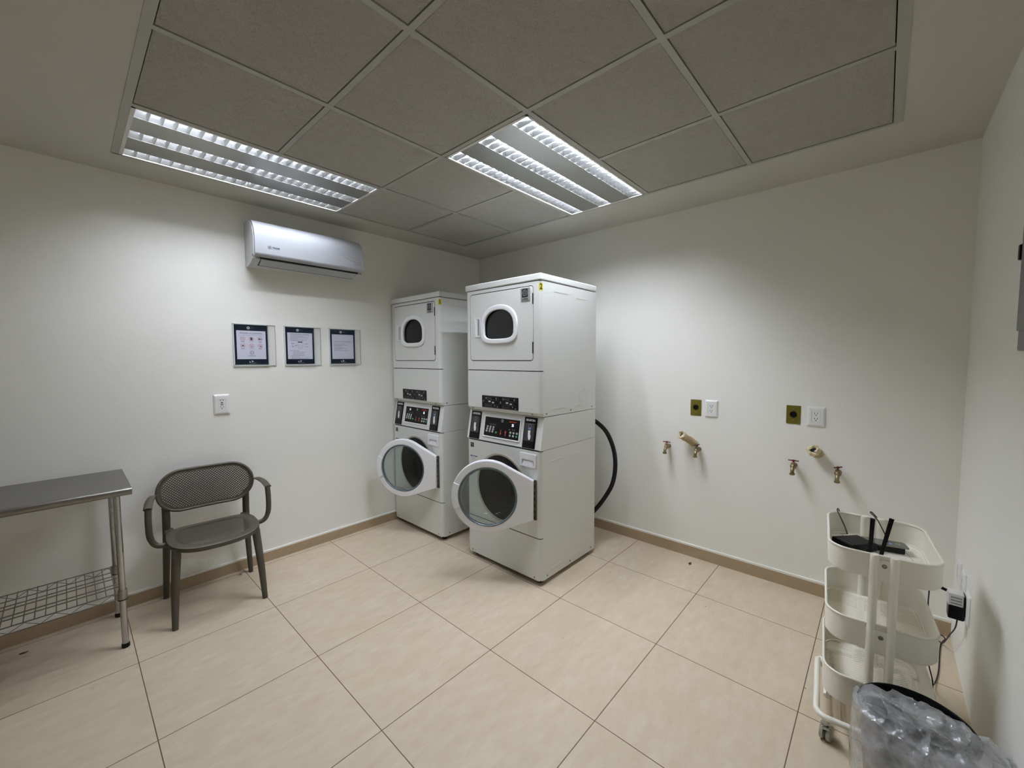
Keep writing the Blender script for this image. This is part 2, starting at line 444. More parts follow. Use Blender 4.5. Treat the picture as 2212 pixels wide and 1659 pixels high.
def front_panel(b, z0, z1, holes, m, r=.025, t=.03):
    """front sheet with rounded vertical edges, optional holes in the flat middle"""
    if not holes: b.prism(rounded_front(r, t), z0, z1, m); return
    old = b.T
    b.T = old @ FR((0, 0, 0), (1, 0, 0), (0, 0, 1))
    b.plate([(r, z0), (W_ - r, z0), (W_ - r, z1), (r, z1)], holes, -t, 0, m)
    b.T = old
    n = 7
    for sg in (0, 1):
        arcp = [(r - r * math.cos(PI / 2 * k / n), r - r * math.sin(PI / 2 * k / n)) for k in range(n + 1)]
        poly = [(0, t)] + arcp + [(r, t)]
        if sg: poly = [(W_ - x, y) for x, y in poly][::-1]
        b.prism(poly, z0, z1, m)

def washer_stack(xf, yl, number, theta, label, left_digits, hose=False):
    t = thing('washer_dryer_stack', label, 'washer dryer', (xf + D_ / 2, yl - W_ / 2, 0), (W_ / 2, D_ / 2, 0), -PI / 2, 'stacked washer dryer units')
    F0 = FR((0, 0, 0), (1, 0, 0), (0, 0, 1))                       # front face: right, up, out
    # ---- feet
    for a in (.05, W_ - .05):
        for d in (.06, D_ - .06):
            b = MB(); b.cyl((a, d, 0), (a, d, .035), .02, m_rubber); b.build('foot', t)
    # ---- washer cabinet: open shell
    b = MB(); th = .012; z0, z1 = .032, .878
    b.box((0, .03, z0), (th, D_, z1), m_white); b.box((W_ - th, .03, z0), (W_, D_, z1), m_white)
    b.box((th, D_ - th, z0), (W_ - th, D_, z1), m_white); b.box((th, .03, z0), (W_ - th, D_ - th, z0 + th), m_white); b.box((th, .03, z1 - th), (W_ - th, D_ - th, z1), m_white)
    for a in (0, W_):                                              # pressed lines and lower flange on the sides
        sg = -1 if a == 0 else 1
        for (da, db, zz) in ((.10, .24, .085), (.34, .47, .085), (.10, .24, .80), (.34, .47, .80)):
            b.box((a - .0012, da, zz), (a + .0012, db, zz + .003), m_white)
        for dd in (.07, .33, .60): 
            b.cyl((a - sg * .001, dd, .055), (a + sg * .003, dd, .055), .006, m_screw, 10)
    b.build('washer_cabinet', t, smooth=30)
    b = MB(); b.prism(seam_shape(), .308, .318, m_dark); b.prism(seam_shape(), .872, .882, m_dark); front_panel(b, .316, .874, [circle(.345, .578, .215, 56)], m_white); b.build('washer_front_panel', t)
    b = MB(); front_panel(b, .036, .310, None, m_white); b.box((.004, .006, .034), (W_ - .004, .03, .040), m_dark)
    b.T = F0
    for a in (.05, .64): b.T = F0 @ Matrix.Translation((a, .052, 0)); b.lathe([(.006, 0), (.006, .001), (.003, .002)], m_screw, 10)
    b.build('lower_panel', t)
    # ---- opening: grey throat, black gasket, drum
    b = MB(); b.T = FR((.345, 0, .578), (1, 0, 0), (0, 0, 1))
    b.lathe([(.238, -.0005), (.238, .003), (.233, .005), (.222, .002), (.2155, -.012), (.2145, -.016)], m_gasket, 56); b.build('opening_trim', t)
    b = MB(); b.T = FR((.345, 0, .578), (1, 0, 0), (0, 0, 1))
    b.lathe([(.2215, .0025), (.213, .003), (.206, -.012), (.195, -.028), (.190, -.045), (.197, -.06), (.188, -.075), (.205, -.10), (.205, -.12)], m_rubber, 48); b.build('gasket', t)
    b = MB(); b.T = FR((.345, 0, .578), (1, 0, 0), (0, 0, 1))
    b.lathe([(.236, -.10), (.238, -.40), (.20, -.425), (0.0, -.43)], m_drum, 48)
    for k in range(3):
        a = 2 * PI * k / 3 + .4
        b.cyl((.215 * math.cos(a), .215 * math.sin(a), -.14), (.215 * math.cos(a), .215 * math.sin(a), -.40), .03, m_drum, 10)
    b.build('drum', t, recalc=False)
    # ---- washer door, hinged on the right, standing open
    hx, zc, uc, R, r = .650, .578, .308, .237, .190
    ux = Vector((-math.cos(theta), -math.sin(theta), 0))
    DT = FR((hx, 0, 0), -ux, (0, 0, 1)) @ Matrix.Scale(-1, 4, (1, 0, 0))   # local x runs from the hinge to the free edge, z out of the door
    out = []
    for zz in (.694, .430): pass
    # outline: hull of the ring and the hinge tab
    ring = circle(uc, zc, R, 96); tab = [(.012, .690), (.012, .436)]
    def hull(P):
        P = sorted(set(P)); 
        def half(P):
            h = []
            for p in P:
                while len(h) > 1 and (h[-1][0] - h[-2][0]) * (p[1] - h[-2][1]) - (h[-1][1] - h[-2][1]) * (p[0] - h[-2][0]) <= 0: h.pop()
                h.append(p)
            return h
        a = half(P); c = half(P[::-1]); return a[:-1] + c[:-1]
    outl = hull(ring + tab)
    b = MB(); b.T = DT
    b.plate(outl, [circle(uc, zc, r, 72)], -.008, .026, m_plastic, .007, 3)
    door = b.build('washer_door', t, smooth=50)
    b = MB(); b.T = DT                                              # slightly raised grip sector on the free side
    sec = [(uc + (R - .0015) * math.cos(math.radians(a)), zc + (R - .0015) * math.sin(math.radians(a))) for a in range(-22, 23, 4)]
    sec += [(uc + (r + .004) * math.cos(math.radians(a)), zc + (r + .004) * math.sin(math.radians(a))) for a in range(22, -23, -4)]
    b.plate(sec, [], .020, .032, m_plastic, .003); b.build('grip', door, smooth=50)
    b = MB(); b.T = DT @ Matrix.Translation((uc, zc, 0))
    b.lathe([(r - .002, .020), (r - .008, .018), (r - .014, .010), (r - .015, -.004), (r - .014, -.05), (r - .020, -.085), (r - .034, -.108), (r - .06, -.122), (r - .10, -.128), (.0005, -.130)], m_bowl, 64)
    old_ = b.T; b.lathe([(r + .001, .027), (r - .004, .028), (r - .009, .022), (r - .009, .014), (r - .001, .012)], m_rimteal, 64, closed=True)
    b.build('glass_bowl', door, smooth=60)
    b = MB(); b.T = F0
    b.box((hx - .008, .434, -.001), (hx + .010, .692, .012), m_hinge, .002)
    for k in range(12): b.quad(hx - .004, .444 + k * .0205, hx + .005, .452 + k * .0205, .0125, m_screw if k % 2 else m_dark)
    b.build('hinge', t, smooth=0)
    # ---- detergent drawer
    b = MB(); b.T = F0
    b.plate(rrect(.519, .765, .655, .855, .007), [rrect(.540, .776, .638, .813, .008)], .0005, .007, m_plastic, .003)
    b.raw([(.538, .774, .001), (.640, .774, .001), (.640, .815, .001), (.538, .815, .001), (.540, .776, .0065), (.638, .776, .0065), (.638, .790, .001)], [(0, 1, 2, 3)], m_handpocket)
    b.raw([(.541, .777, .006), (.637, .777, .006), (.628, .803, .0012), (.550, .803, .0012)], [(0, 1, 2, 3)], m_plastic)
    b.build('detergent_drawer', t)
    # ---- stickers on the washer
    b = MB(); b.T = F0
    b.quad(.038, .820, .073, .854, .0006, m_kprint)
    for k, (xa, ya, xb, yb) in enumerate(((.043, .843, .060, .848), (.052, .833, .066, .837), (.043, .824, .068, .8262), (.046, .838, .051, .842))): b.quad(xa, ya, xb, yb, .0010, m_grey)
    b.build('energy_sticker', t, smooth=0)
    b = MB(); b.T = F0
    b.quad(.036, .751, .107, .759, .0006, m_kprint); b.quad(.052, .752, .090, .758, .0010, m_blue); b.quad(.036, .733, .107, .751, .0006, m_wprint)
    for k in range(3): b.quad(.040, .735 + k * .005, .102 - .01 * k, .737 + k * .005, .0010, m_grey)
    b.build('warning_sticker', t, smooth=0)
    # ---- slanted control console
    b = MB(); s0, s1, zt = 0., .036, 1.090
    vs = []
    for a in (0, W_): vs += [(a, .012, .880), (a, .006, .886), (a, s1, zt), (a, D_, zt), (a, D_, .880)]
    vs = [(v[0], v[1] - (.006 if i in (0, 1, 5, 6) else 0), v[2]) for i, v in enumerate(vs)]
    b.raw(vs, [(0, 1, 2, 3, 4), (9, 8, 7, 6, 5), (0, 5, 6, 1), (1, 6, 7, 2), (2, 7, 8, 3), (3, 8, 9, 4), (4, 9, 5, 0)], m_white)
    console = b.build('control_console', t, smooth=20)
    SV = Vector((0, s1, zt - .886)); SL = SV.length
    CF = FR((0, 0, .886), (1, 0, 0), SV)                            # console face: right, up the slope, out
    def hz(z): return (z - .886) / (zt - .886) * SL
    b = MB(); b.T = CF
    b.plate(rrect(.163, hz(.912), .511, hz(1.060), .006), [rrect(.173, hz(.921), .500, hz(1.052), .003)], .0, .006, m_plastic, .003)
    b.quad(.171, hz(.919), .502, hz(1.054), .0015, m_blackg)
    Z = .0019
    b.text('Speed Queen', .435, hz(1.038), Z, .016, m_brandred, sx=.80, bold=.0003)
    b.lathe([(0, 0)], m_kprint, 3) if False else None
    # swirl emblem
    for k in range(5):
        a0 = 72 * k
        pts = [(.338 + .0105 * math.cos(math.radians(a0 + q)), hz(1.036) + .0105 * math.sin(math.radians(a0 + q))) for q in range(0, 56, 11)]
        pts += [(.338 + .005 * math.cos(math.radians(a0 + q + 34)), hz(1.036) + .005 * math.sin(math.radians(a0 + q + 34))) for q in range(56, -1, -14)]
        b.poly(pts, Z, m_keys)
    # small status icons and dim windows
    for xx in (.222, .238, .252, .266, .280, .412, .440, .456):
        yy = hz(1.006) if xx < .3 else hz(.988)
        b.poly([(xx - .005, yy - .007), (xx + .005, yy - .007), (xx + .002, yy + .001), (xx, yy + .007), (xx - .002, yy + .001)], Z, m_midgrey)
    # arrows
    for xx, yc, sg in ((.332, hz(.957), -1), (.377, hz(.957), 1)):
        pts = [(-.0035, -.018), (.0035, -.018), (.0035, .004), (.009, .004), (0, .019), (-.009, .004), (-.0035, .004)]
        b.poly([(xx + p[0], yc + sg * p[1]) for p in pts][::sg], Z, m_arrow)
    panel = b.build('display_panel', console, smooth=0)
    def key(a, z, m, w=.008, h=.0065):
        b = MB(); b.T = CF; b.plate(rrect(a - w, hz(z) - h, a + w, hz(z) + h, .002, 3), [], .0015, .0032, m, .0008, 1)
        if m is m_keys: b.quad(a - w * .45, hz(z) - h * .35, a + w * .45, hz(z) + h * .35, .0034, m_grey)
        b.build('button', console, smooth=0)
    for r_ in range(3):
        for c_ in range(3): key(.202 + .029 * c_ - .003 * r_, .985 - .0155 * r_, m_keys)
    key(.289, .9525, m_green)
    for r_ in range(2):
        for c_ in range(3): key(.422 + .029 * c_ - .002 * r_, .9655 - .020 * r_, m_green if (r_ == 1 and c_ == 2) else m_keys)
    b = MB(); b.T = CF; b.text('25', .437, hz(1.014), .0026, .024, m_led, sx=.8, bold=.0005); b.build('digit_display', console, smooth=0)
    if left_digits:
        b = MB(); b.T = CF; b.text(left_digits, .237, hz(1.028), .0026, .022, m_led, sx=.8, bold=.0005); b.build('digit_display', console, smooth=0)
    # card readers
    for a0, name in ((.023, 'LAVADORA'), (.536, 'SECADORA')):
        b = MB(); b.T = CF; ac = a0 + .0525
        b.plate(rrect(a0, hz(.887), a0 + .105, hz(1.082), .004), [], 0, .004, m_blackg, .002)
        b.plate(rrect(a0 + .008, hz(.932), a0 + .092, hz(1.044), .003), [], .003, .0065, m_inner, .0015)
        b.text(name, ac, hz(1.064), .0045, .0185, m_wprint, sx=.80, bold=.0008)
        b.plate(circle(ac, hz(1.028), .013, 20), [circle(ac, hz(1.028), .0105, 20)], .0065, .0068, m_grey)
        b.T = CF @ Matrix.Translation((ac, hz(1.028), 0)) @ Matrix.Diagonal((1.25, .62, 1, 1)); b.T = CF
        for k in range(3): b.quad(ac - .011, hz(1.006) + k * .0042, ac + .012, hz(1.006) + k * .0042 + .003, .0069, m_blue if name[0] == 'S' else m_midgrey)
        # white hand holding a card
        card = [(-.013, .030), (.006, .030), (.006, .004), (.012, -.004), (.011, -.018), (.007, -.030), (-.004, -.030), (-.009, -.016), (-.012, -.006), (-.010, .004), (-.013, .006)]
        b.poly([(ac + .002 + p[0], hz(.970) + p[1]) for p in card], .0069, m_wprint)
        b.plate(rrect(a0 + .012, hz(.893), a0 + .090, hz(.926), .003), [], .003, .0052, m_black, .001)
        b.build('card_reader', console, smooth=0)
    # ---- dryer body
    b = MB(); b.box((0, .03, 1.094), (W_, D_, 1.938), m_white)
    for a in (0, W_):
        sg = -1 if a == 0 else 1
        for (da, db, zz) in ((.14, .29, 1.885), (.39, .53, 1.870), (.12, .26, 1.135), (.36, .49, 1.135)):
            b.box((a - .0012, da, zz), (a + .0012, db, zz + .003), m_white)
        for dd in (.06, .33, .60): b.cyl((a - sg * .001, dd, 1.112), (a + sg * .003, dd, 1.112), .006, m_screw, 10)
        b.T = FR((a + sg * .0004, .47, 1.205), (0, sg, 0), (0, 0, 1)); b.lathe([(.046, 0), (.047, .0012), (.049, .0012), (.050, 0)], m_white, 32, closed=True); b.T = Matrix()
    b.build('dryer_cabinet', t, smooth=30)
    b = MB(); n0 = .025                                              # lower panel with turned-under bottom lip
    front_panel(b, 1.118, 1.379, None, m_white)
    pf = rounded_front(); lip = [(min(max(x, .006), W_ - .006), y + .016 * (1 if y < .029 else 0)) for x, y in pf]
    k = len(pf); b.raw([(x, y, 1.118) for x, y in pf] + [(x, min(y, .03), 1.096) for x, y in lip], [(i, i + 1, k + i + 1, k + i) for i in range(k - 1)], m_white)
    for a in (.062, .618):
        b.T = FR((a, .006, 1.108), (1, 0, 0), (0, -.016, .022)); b.lathe([(.007, 0), (.007, .002), (.003, .003)], m_screw, 10)
    b.build('dryer_lower_panel', t)
    b = MB(); b.prism(seam_shape(), 1.377, 1.387, m_dark); front_panel(b, 1.385, 1.938, [rrect(.0455, 1.4455, .6345, 1.9165, .024)], m_white); b.build('dryer_front_panel', t)
    b = MB(); b.T = F0; b.plate(rrect(.044, 1.444, .636, 1.918, .026), [rrect(.054, 1.454, .626, 1.908, .018)], -.012, -.006, m_dark); b.build('door_gap_shade', t, smooth=0)  # near-black ring behind the door gap stands in for its shade
    def dshape(g):                                                   # window outline: arched top, flatter rounded bottom
        cx, zb, zt_, hw = .334, 1.562 + g, 1.822 - g, .171 - g
        pts = []
        for k in range(25):
            a = PI * k / 24; c_, s_ = math.cos(a), math.sin(a)
            pts.append((cx + hw * math.copysign(abs(c_) ** .9, c_), 1.675 + (zt_ - 1.675) * s_ ** .85))
        for k in range(13):
            a = PI + PI * k / 12; c_, s_ = math.cos(a), math.sin(a)
            pts.append((cx + hw * math.copysign(abs(c_) ** .55, c_), 1.655 + (1.655 - zb) * -abs(s_) ** .62))
        return pts
    b = MB(); b.T = F0
    b.plate(rrect(.050, 1.450, .630, 1.912, .021), [dshape(.026)], -.022, .0015, m_white, .004, 2); ddoor = b.build('dryer_door', t)
    b = MB(); b.T = F0; b.plate(dshape(0), [dshape(.033)], .001, .013, m_plastic, .006, 3); b.build('window_frame', ddoor, smooth=50)
    b = MB(); b.T = F0; b.plate(dshape(.028), [], -.016, -.010, m_dglass); b.build('window_glass', ddoor)
    b = MB(); b.T = F0
    b.plate(rrect(.096, 1.612, .152, 1.750, .004), [rrect(.113, 1.622, .146, 1.742, .008)], .001, .006, m_plastic, .002)
    b.raw([(.112, 1.620, -.0005), (.130, 1.620, .0018), (.130, 1.744, .0018), (.112, 1.744, -.0005)], [(0, 1, 2, 3)], m_handpocket)
    b.raw([(.128, 1.626, .0018), (.148, 1.626, .0056), (.148, 1.738, .0056), (.128, 1.738, .0018)], [(0, 1, 2, 3)], m_grey)
    b.build('door_handle', ddoor)
    b = MB(); b.T = F0
    b.plate(rrect(.532, 1.825, .608, 1.906, .004), [], .001, .006, m_logo, .002)
    b.plate(rrect(.543, 1.846, .592, 1.900, .005), [], .004, .0064, m_kprint, .0004, 1)
    ox, oz = .5675, 1.874
    b.plate(circle(ox, oz, .0195, 28), [circle(ox, oz, .0165, 28)], .006, .0068, m_grey)
    for k in range(5):
        a = math.radians(72 * k + 20); a2 = a + 1.1
        b.poly([(ox + .016 * math.cos(a), oz + .016 * math.sin(a)), (ox + .016 * math.cos(a + .35), oz + .016 * math.sin(a + .35)), (ox + .004 * math.cos(a2), oz + .004 * math.sin(a2)), (ox + .004 * math.cos(a2 - .9), oz + .004 * math.sin(a2 - .9))], .0067, m_grey)
    b.text('LOPSA', .569, 1.8345, .0064, .0165, m_kprint, sx=1.05, bold=.0008)
    b.build('logo_plate', ddoor, smooth=0)
    for z0_, z1_ in ((1.800, 1.868), (1.494, 1.566)):
        b = MB(); b.T = F0; b.box((.6255, z0_, .0005), (.6325, z1_, .004), m_black, .001); b.build('door_hinge', ddoor)
    # instruction plate
    b = MB(); b.T = F0; b.plate(rrect(.165, 1.121, .507, 1.206, .003, 2), [], 0, .002, m_blackg)
    zz = .0024
    def frame_(x0, y0, x1, y1, e=.0011):
        for q in ((x0, y0, x1, y0 + e), (x0, y1 - e, x1, y1), (x0, y0, x0 + e, y1), (x1 - e, y0, x1, y1)): b.quad(*q, zz, m_midgrey)
    for xo in (.194, .360):
        frame_(xo, 1.177, xo + .064, 1.200); frame_(xo + .064, 1.177, xo + .130, 1.200)
        frame_(xo + .032, 1.151, xo + .098, 1.176); frame_(xo, 1.127, xo + .064, 1.150); frame_(xo + .064, 1.127, xo + .130, 1.150)
        b.quad(xo + .036, 1.161, xo + .058, 1.171, zz, m_keys); b.quad(xo + .070, 1.156, xo + .090, 1.165, zz, m_keys)
        for k in range(4): b.quad(xo + .008 + k * .014, 1.184, xo + .016 + k * .014, 1.193, zz, m_midgrey if k else m_grey); b.quad(xo + .008 + k * .014, 1.134, xo + .015 + k * .014, 1.142, zz, m_midgrey)
        b.quad(xo + .092, 1.138, xo + .099, 1.143, zz, m_keys); b.quad(xo + .118, 1.131, xo + .126, 1.135, zz, m_keys); b.quad(xo + .108, 1.182, xo + .114, 1.196, zz, m_grey)
    b.quad(.330, 1.123, .331, 1.204, zz, m_midgrey); b.quad(.338, 1.155, .352, 1.172, zz, m_midgrey); b.quad(.169, 1.1225, .503, 1.1236, zz, m_grey); b.quad(.174, 1.160, .186, 1.172, zz, m_midgrey)
    b.build('instruction_plate', t, smooth=0)
    # numbered sticker wrapped on the right front corner
    b = MB(); cx, cy, rr = W_ - .025, .025, .0256; vs = []
    for k in range(9):
        a = math.radians(20 + 60 * k / 8)
        for z_ in (1.880, 1.924): vs.append((cx + rr * math.sin(a), cy - rr * math.cos(a), z_))
    b.raw(vs, [(2 * k, 2 * k + 2, 2 * k + 3, 2 * k + 1) for k in range(8)], m_yellow)
    a = math.radians(52); b.T = FR((cx + (rr + .0006) * math.sin(a), cy - (rr + .0006) * math.cos(a), 1.902), (math.cos(a), math.sin(a), 0), (0, 0, 1))
    b.text(number, 0, 0, 0, .046, m_kprint, sx=.72, bold=.0012)
    b.build('number_sticker', t, smooth=50)
    # lid
    b = MB(); b.box((-.002, -.004, 1.943), (W_ + .002, D_ + .002, 1.985), m_white, .007, 3); b.box((.01, .01, 1.936), (W_ - .01, D_ - .01, 1.945), m_dark); b.build('top_lid', t)
    if hose:
        b = MB(); b.tube(spline([(.60, D_ - .005, 1.02), (.63, D_ + .09, .985), (.69, D_ + .16, .90), (.735, D_ + .195, .77), (.752, D_ + .20, .64), (.735, D_ + .195, .50), (.69, D_ + .17, .39), (.62, D_ + .12, .27), (.55, D_ + .06, .20), (.52, D_ - .005, .19)]), .0165, m_rubber, 14)
        b.build('drain_hose', t)
    return t
washer_stack(-1.085, -.016, '1', math.radians(27), 'white stacked washer and dryer in the corner with number 1 sticker', '21')
washer_stack(-1.076, -1.003, '2', math.radians(35), 'white stacked washer and dryer with number 2 sticker and black hose behind', '', True)

# ---------------------------------------------------------------- air conditioner
t = thing('air_conditioner', 'white wall mounted split air conditioner above the notices', 'air conditioner', (-1.81, 0, 2.10))
X0, X1 = -2.188, -1.432
def xprism(b, prof, x0, x1, m, **k):
    old = b.T; b.T = FR((0, 0, 0), (0, 1, 0), (0, 0, 1)) ; b.plate(prof, [], x0, x1, m, **k); b.T = old
m_acw = M('ac_plastic', 'b4b7bc', .5, spec=.15)
m_acs = M('ac_plastic_side', 'c4c6c6', .45)
body = [(0, 2.097), (-.03, 2.0905), (-.06, 2.092), (-.098, 2.101), (-.14, 2.117), (-.164, 2.130), (-.150, 2.150), (-.172, 2.160), (-.181, 2.140), (-.184, 2.142), (-.186, 2.19), (-.188, 2.27), (-.165, 2.335), (-.12, 2.378), (-.07, 2.392), (0, 2.394)]
b = MB(); xprism(b, body, X0, X1, m_acs); b.build('casing', t, smooth=30)
fp = [(-.180, 2.1445), (-.190, 2.1445), (-.203, 2.1495), (-.2085, 2.165), (-.210, 2.22), (-.205, 2.28), (-.186, 2.335), (-.150, 2.376), (-.10, 2.394), (-.10, 2.384), (-.145, 2.362), (-.174, 2.330), (-.188, 2.27), (-.187, 2.19)]
b = MB(); xprism(b, fp, X0 + .004, X1 - .004, m_acw)
b.build('front_panel', t, smooth=50)
b = MB(); xprism(b, [(-.163, 2.1315), (-.153, 2.148), (-.170, 2.156), (-.1785, 2.1405)], X0 + .045, X1 - .035, m_dark); b.build('air_outlet', t, smooth=30)  # near-black fill, the shade of the slot put into its colour
fl = [(-.100, 2.0985), (-.105, 2.0975), (-.14, 2.1115), (-.167, 2.1275), (-.165, 2.132), (-.14, 2.1185), (-.10, 2.1035)]
b = MB(); xprism(b, fl, X0 + .050, X1 - .042, m_acw); flap = b.build('flap', t, smooth=50)
b = MB(); xprism(b, [(-.0925, 2.0975), (-.0985, 2.0988), (-.0985, 2.103), (-.0925, 2.102)], X0 + .048, X1 - .040, m_dark)
for xa in (X0 + .046, X1 - .0415): xprism(b, [(-.0925, 2.0985), (-.140, 2.1135), (-.166, 2.1295), (-.164, 2.134), (-.14, 2.120), (-.0925, 2.103)], xa, xa + .0025, m_dark)
b.build('flap_seam', t, smooth=0)
b = MB(); b.T = FR((0, -.2102, 2.207), (1, 0, 0), (0, .02, 1)); xx = -2.098
m_lg = M('logo_slate', '3a3f4e', .4)
b.plate(circle(xx, 0, .0105, 24), [], -.002, .0012, m_lg); b.plate(circle(xx, 0, .0078, 20), [circle(xx, 0, .0058, 20)], .001, .0016, m_wprint)
b.text('TRANE', xx + .038, -.001, .0012, .014, m_lg, bold=.0008); b.build('brand_mark', t, smooth=0)
b = MB(); b.T = FR((0, -.2112, 2.190), (1, 0, 0), (0, .01, 1)); b.text('INVERTER', -1.482, 0, .0005, .0125, m_grey, bold=.0003)
b.build('printed_word', t, smooth=0)
b = MB(); 
for off, pts in ((0, [(-1.60, 2.245), (-1.57, 2.226), (-1.53, 2.216), (-1.49, 2.207), (-1.465, 2.212), (-1.455, 2.203)]), (1, [(-1.60, 2.250), (-1.56, 2.248), (-1.52, 2.241), (-1.49, 2.232), (-1.46, 2.222)])):
    b.tube(spline([(x, -.2098 + .012 * max(0, (z - 2.22)) , z) for x, z in pts]), .0012 if off else .0022, film('torn_film', 'ffffff', 1.6, 'f4f4f4', .55, .1), 6)
b.build('peeling_film', t)

# ---------------------------------------------------------------- notices on the wall
m_navy = M('notice_navy', '0a1728', .5, spec=.2)
m_paper = M('notice_paper', 'dcdcec', .6)
m_ink = M('notice_ink', '7b7c92', .6)
m_ink2 = M('notice_ink_dark', '24222a', .6)
m_pred = M('notice_red', 'b8545c', .6)
m_acr = film('acrylic_clear', 'f8f9f9', 1.36)
m_edge = M('acrylic_edge', 'd7dde0', .25)
def notice(x0, label, kind):
    x1, z0, z1 = x0 + .259, 1.421, 1.705; ds = .0
    t = thing('notice', label, 'sign', (x0 + .125, 0, z0), group='notices in clear holders')
    b = MB(); b.T = wl(0, 0)
    b.quad(x0, z0, x1, z1, .004, m_acr); b.quad(x0, z0, x0 + .213, z1, .0090, m_acr)
    b.build('holder', t, smooth=0)
    b = MB(); b.T = wl(0, 0)
    e = .0035
    for q in ((x0 - e, z0 - e, x0 + .213, z0 + .002), (x0 - e, z1 - .002, x0 + .213, z1 + e), (x0 - e, z0, x0 + .003, z1)): b.box((q[0], q[1], .0005), (q[2], q[3], .0095), m_edge)
    b.box((x0 + .210, z0, .004), (x0 + .213, z1, .0095), m_edge)
    b.box((x0 + .213, z0 - .001, .0005), (x1, z0 + .003, .006), m_edge)
    for q in ((x1 - .0015, z0, x1, z1), (x0 + .213, z1 - .0015, x1, z1)): b.box((q[0], q[1], .001), (q[2], q[3], .0045), m_grey)
    b.plate(circle(x0 + .2155, z0 + .135, .006, 16), [], .004, .0085, m_edge)
    b.build('holder_edge', t, smooth=0)
    b = MB(); b.T = wl(0, 0)
    sx0, sx1, sz0, sz1 = x0 + .006, x0 + .207, z0 + .008, z1 - .006
    b.box((sx0, sz0, .0045), (sx1, sz1, .0055), m_navy); Z = .0059
    px0, px1, pz0, pz1 = sx0 + .012, sx1 - .012, sz0 + .036, sz1 - .038
    b.poly(rrect(px0, pz0, px1, pz1, .002, 2), Z, m_paper); Z2 = .0062
    cx = (sx0 + sx1) / 2
    # emblem on the top band, birds on the bottom band
    b.plate(circle(cx - .016, sz1 - .019, .0095, 20), [circle(cx - .016, sz1 - .019, .006, 20)], .0056, .006, m_wprint)
    b.quad(cx - .0175, sz1 - .024, cx - .0145, sz1 - .014, .0061, m_wprint)
    for k in range(3): b.quad(cx - .002, sz1 - .013 - k * .006, cx + .020 - (k % 2) * .006, sz1 - .011 - k * .006, Z, m_midgrey)
    b.poly([(cx - .018, sz0 + .024), (cx - .011, sz0 + .018), (cx - .010, sz0 + .012), (cx - .016, sz0 + .012)], Z, m_wprint)
    b.poly([(cx - .003, sz0 + .028), (cx + .010, sz0 + .020), (cx + .001, sz0 + .016), (cx - .003, sz0 + .014)], Z, m_wprint)
    b.quad(cx - .014, sz0 + .0075, cx + .024, sz0 + .010, Z, m_grey)
    def line(xa, xb, z, h=.0022, m=m_ink): b.quad(xa, z - h / 2, xb, z + h / 2, Z2, m)
    if kind == 0:
        b.text('Artículos no permitidos', cx, pz1 - .017, Z2, .0175, m_ink, sx=.82, bold=.0002); line(px0 + .016, px1 - .016, pz1 - .032, .0012)
        for r_ in range(2):
            for c_ in range(3):
                ox, oz = cx + (c_ - 1) * .053, pz1 - .056 - r_ * .048
                b.plate(circle(ox, oz, .0138, 28), [circle(ox, oz, .0120, 28)], Z - .0003, Z2, m_pred)
                ic = [[(-.007, -.006), (.007, .006)], [(-.006, -.007), (.006, .007)], [(-.010, 0), (.010, 0)], [(-.007, .003), (.007, .003)], [(-.008, -.005), (.008, -.005)], [(-.005, .005), (.004, -.006)]][r_ * 3 + c_]
                if (r_, c_) == (0, 0):
                    for sg in (-1, 1): b.poly([(ox - .007, oz - sg * .0065), (ox - .006, oz - sg * .0075), (ox + .007, oz + sg * .0065), (ox + .006, oz + sg * .0075)][::sg], Z2, m_ink2)
                elif (r_, c_) == (0, 1):
                    b.quad(ox - .005, oz - .009, ox + .005, oz + .009, Z2, m_ink2); b.quad(ox - .008, oz + .002, ox + .008, oz + .006, Z2, m_ink2); b.quad(ox - .008, oz - .007, ox + .008, oz - .003, Z2, m_ink2)
                elif (r_, c_) == (0, 2):
                    b.poly(circle(ox - .004, oz, .0055, 12), Z2, m_ink2); b.quad(ox, oz - .001, ox + .010, oz + .002, Z2, m_ink2)
                elif (r_, c_) == (1, 0):
                    b.poly([(ox - .008, oz - .004), (ox + .006, oz - .003), (ox + .008, oz + .003), (ox - .003, oz + .005)], Z2, m_ink2)
                elif (r_, c_) == (1, 1):
                    for sg in (-1, 1): b.poly([(ox - .007, oz - sg * .006), (ox - .006, oz - sg * .007), (ox + .007, oz + sg * .006), (ox + .006, oz + sg * .007)][::sg], Z2, m_ink2)
                    b.quad(ox - .006, oz - .007, ox + .006, oz - .005, Z2, m_ink2)
                else:
                    b.poly([(ox - .007, oz + .004), (ox + .003, oz - .002), (ox + .001, oz - .006), (ox - .004, oz - .001)], Z2, m_ink2); b.quad(ox + .003, oz - .009, ox + .0065, oz + .003, Z2, m_ink2)
                b.poly([(ox - .0095, oz + .0085), (ox - .0085, oz + .0095), (ox + .0095, oz - .0085), (ox + .0085, oz - .0095)], Z2 + .0002, m_pred)
                line(ox - .013, ox + .013, oz - .0185, .0018); 
                if c_ != 1: line(ox - .009, ox + .009, oz - .0225, .0018)
        ox, oz = cx, pz1 - .151
        b.plate(circle(ox, oz, .0138, 28), [circle(ox, oz, .0122, 28)], Z - .0003, Z2, m_ink2)
        b.plate(circle(ox + .001, oz + .001, .0070, 20), [circle(ox + .001, oz + .001, .0055, 20)], Z - .0003, Z2, m_ink2); b.quad(ox - .006, oz - .008, ox - .004, oz + .004, Z2, m_ink2)
        line(ox - .021, ox + .021, oz - .0195, .0018); line(ox - .023, ox + .023, oz - .0235, .0018)
    elif kind == 1:
        b.text('Instrucciones sobre uso de lavadora', cx, pz1 - .010, Z2, .0115, m_ink, sx=.80, bold=.0002); line(px0 + .014, px1 - .014, pz1 - .019, .001)
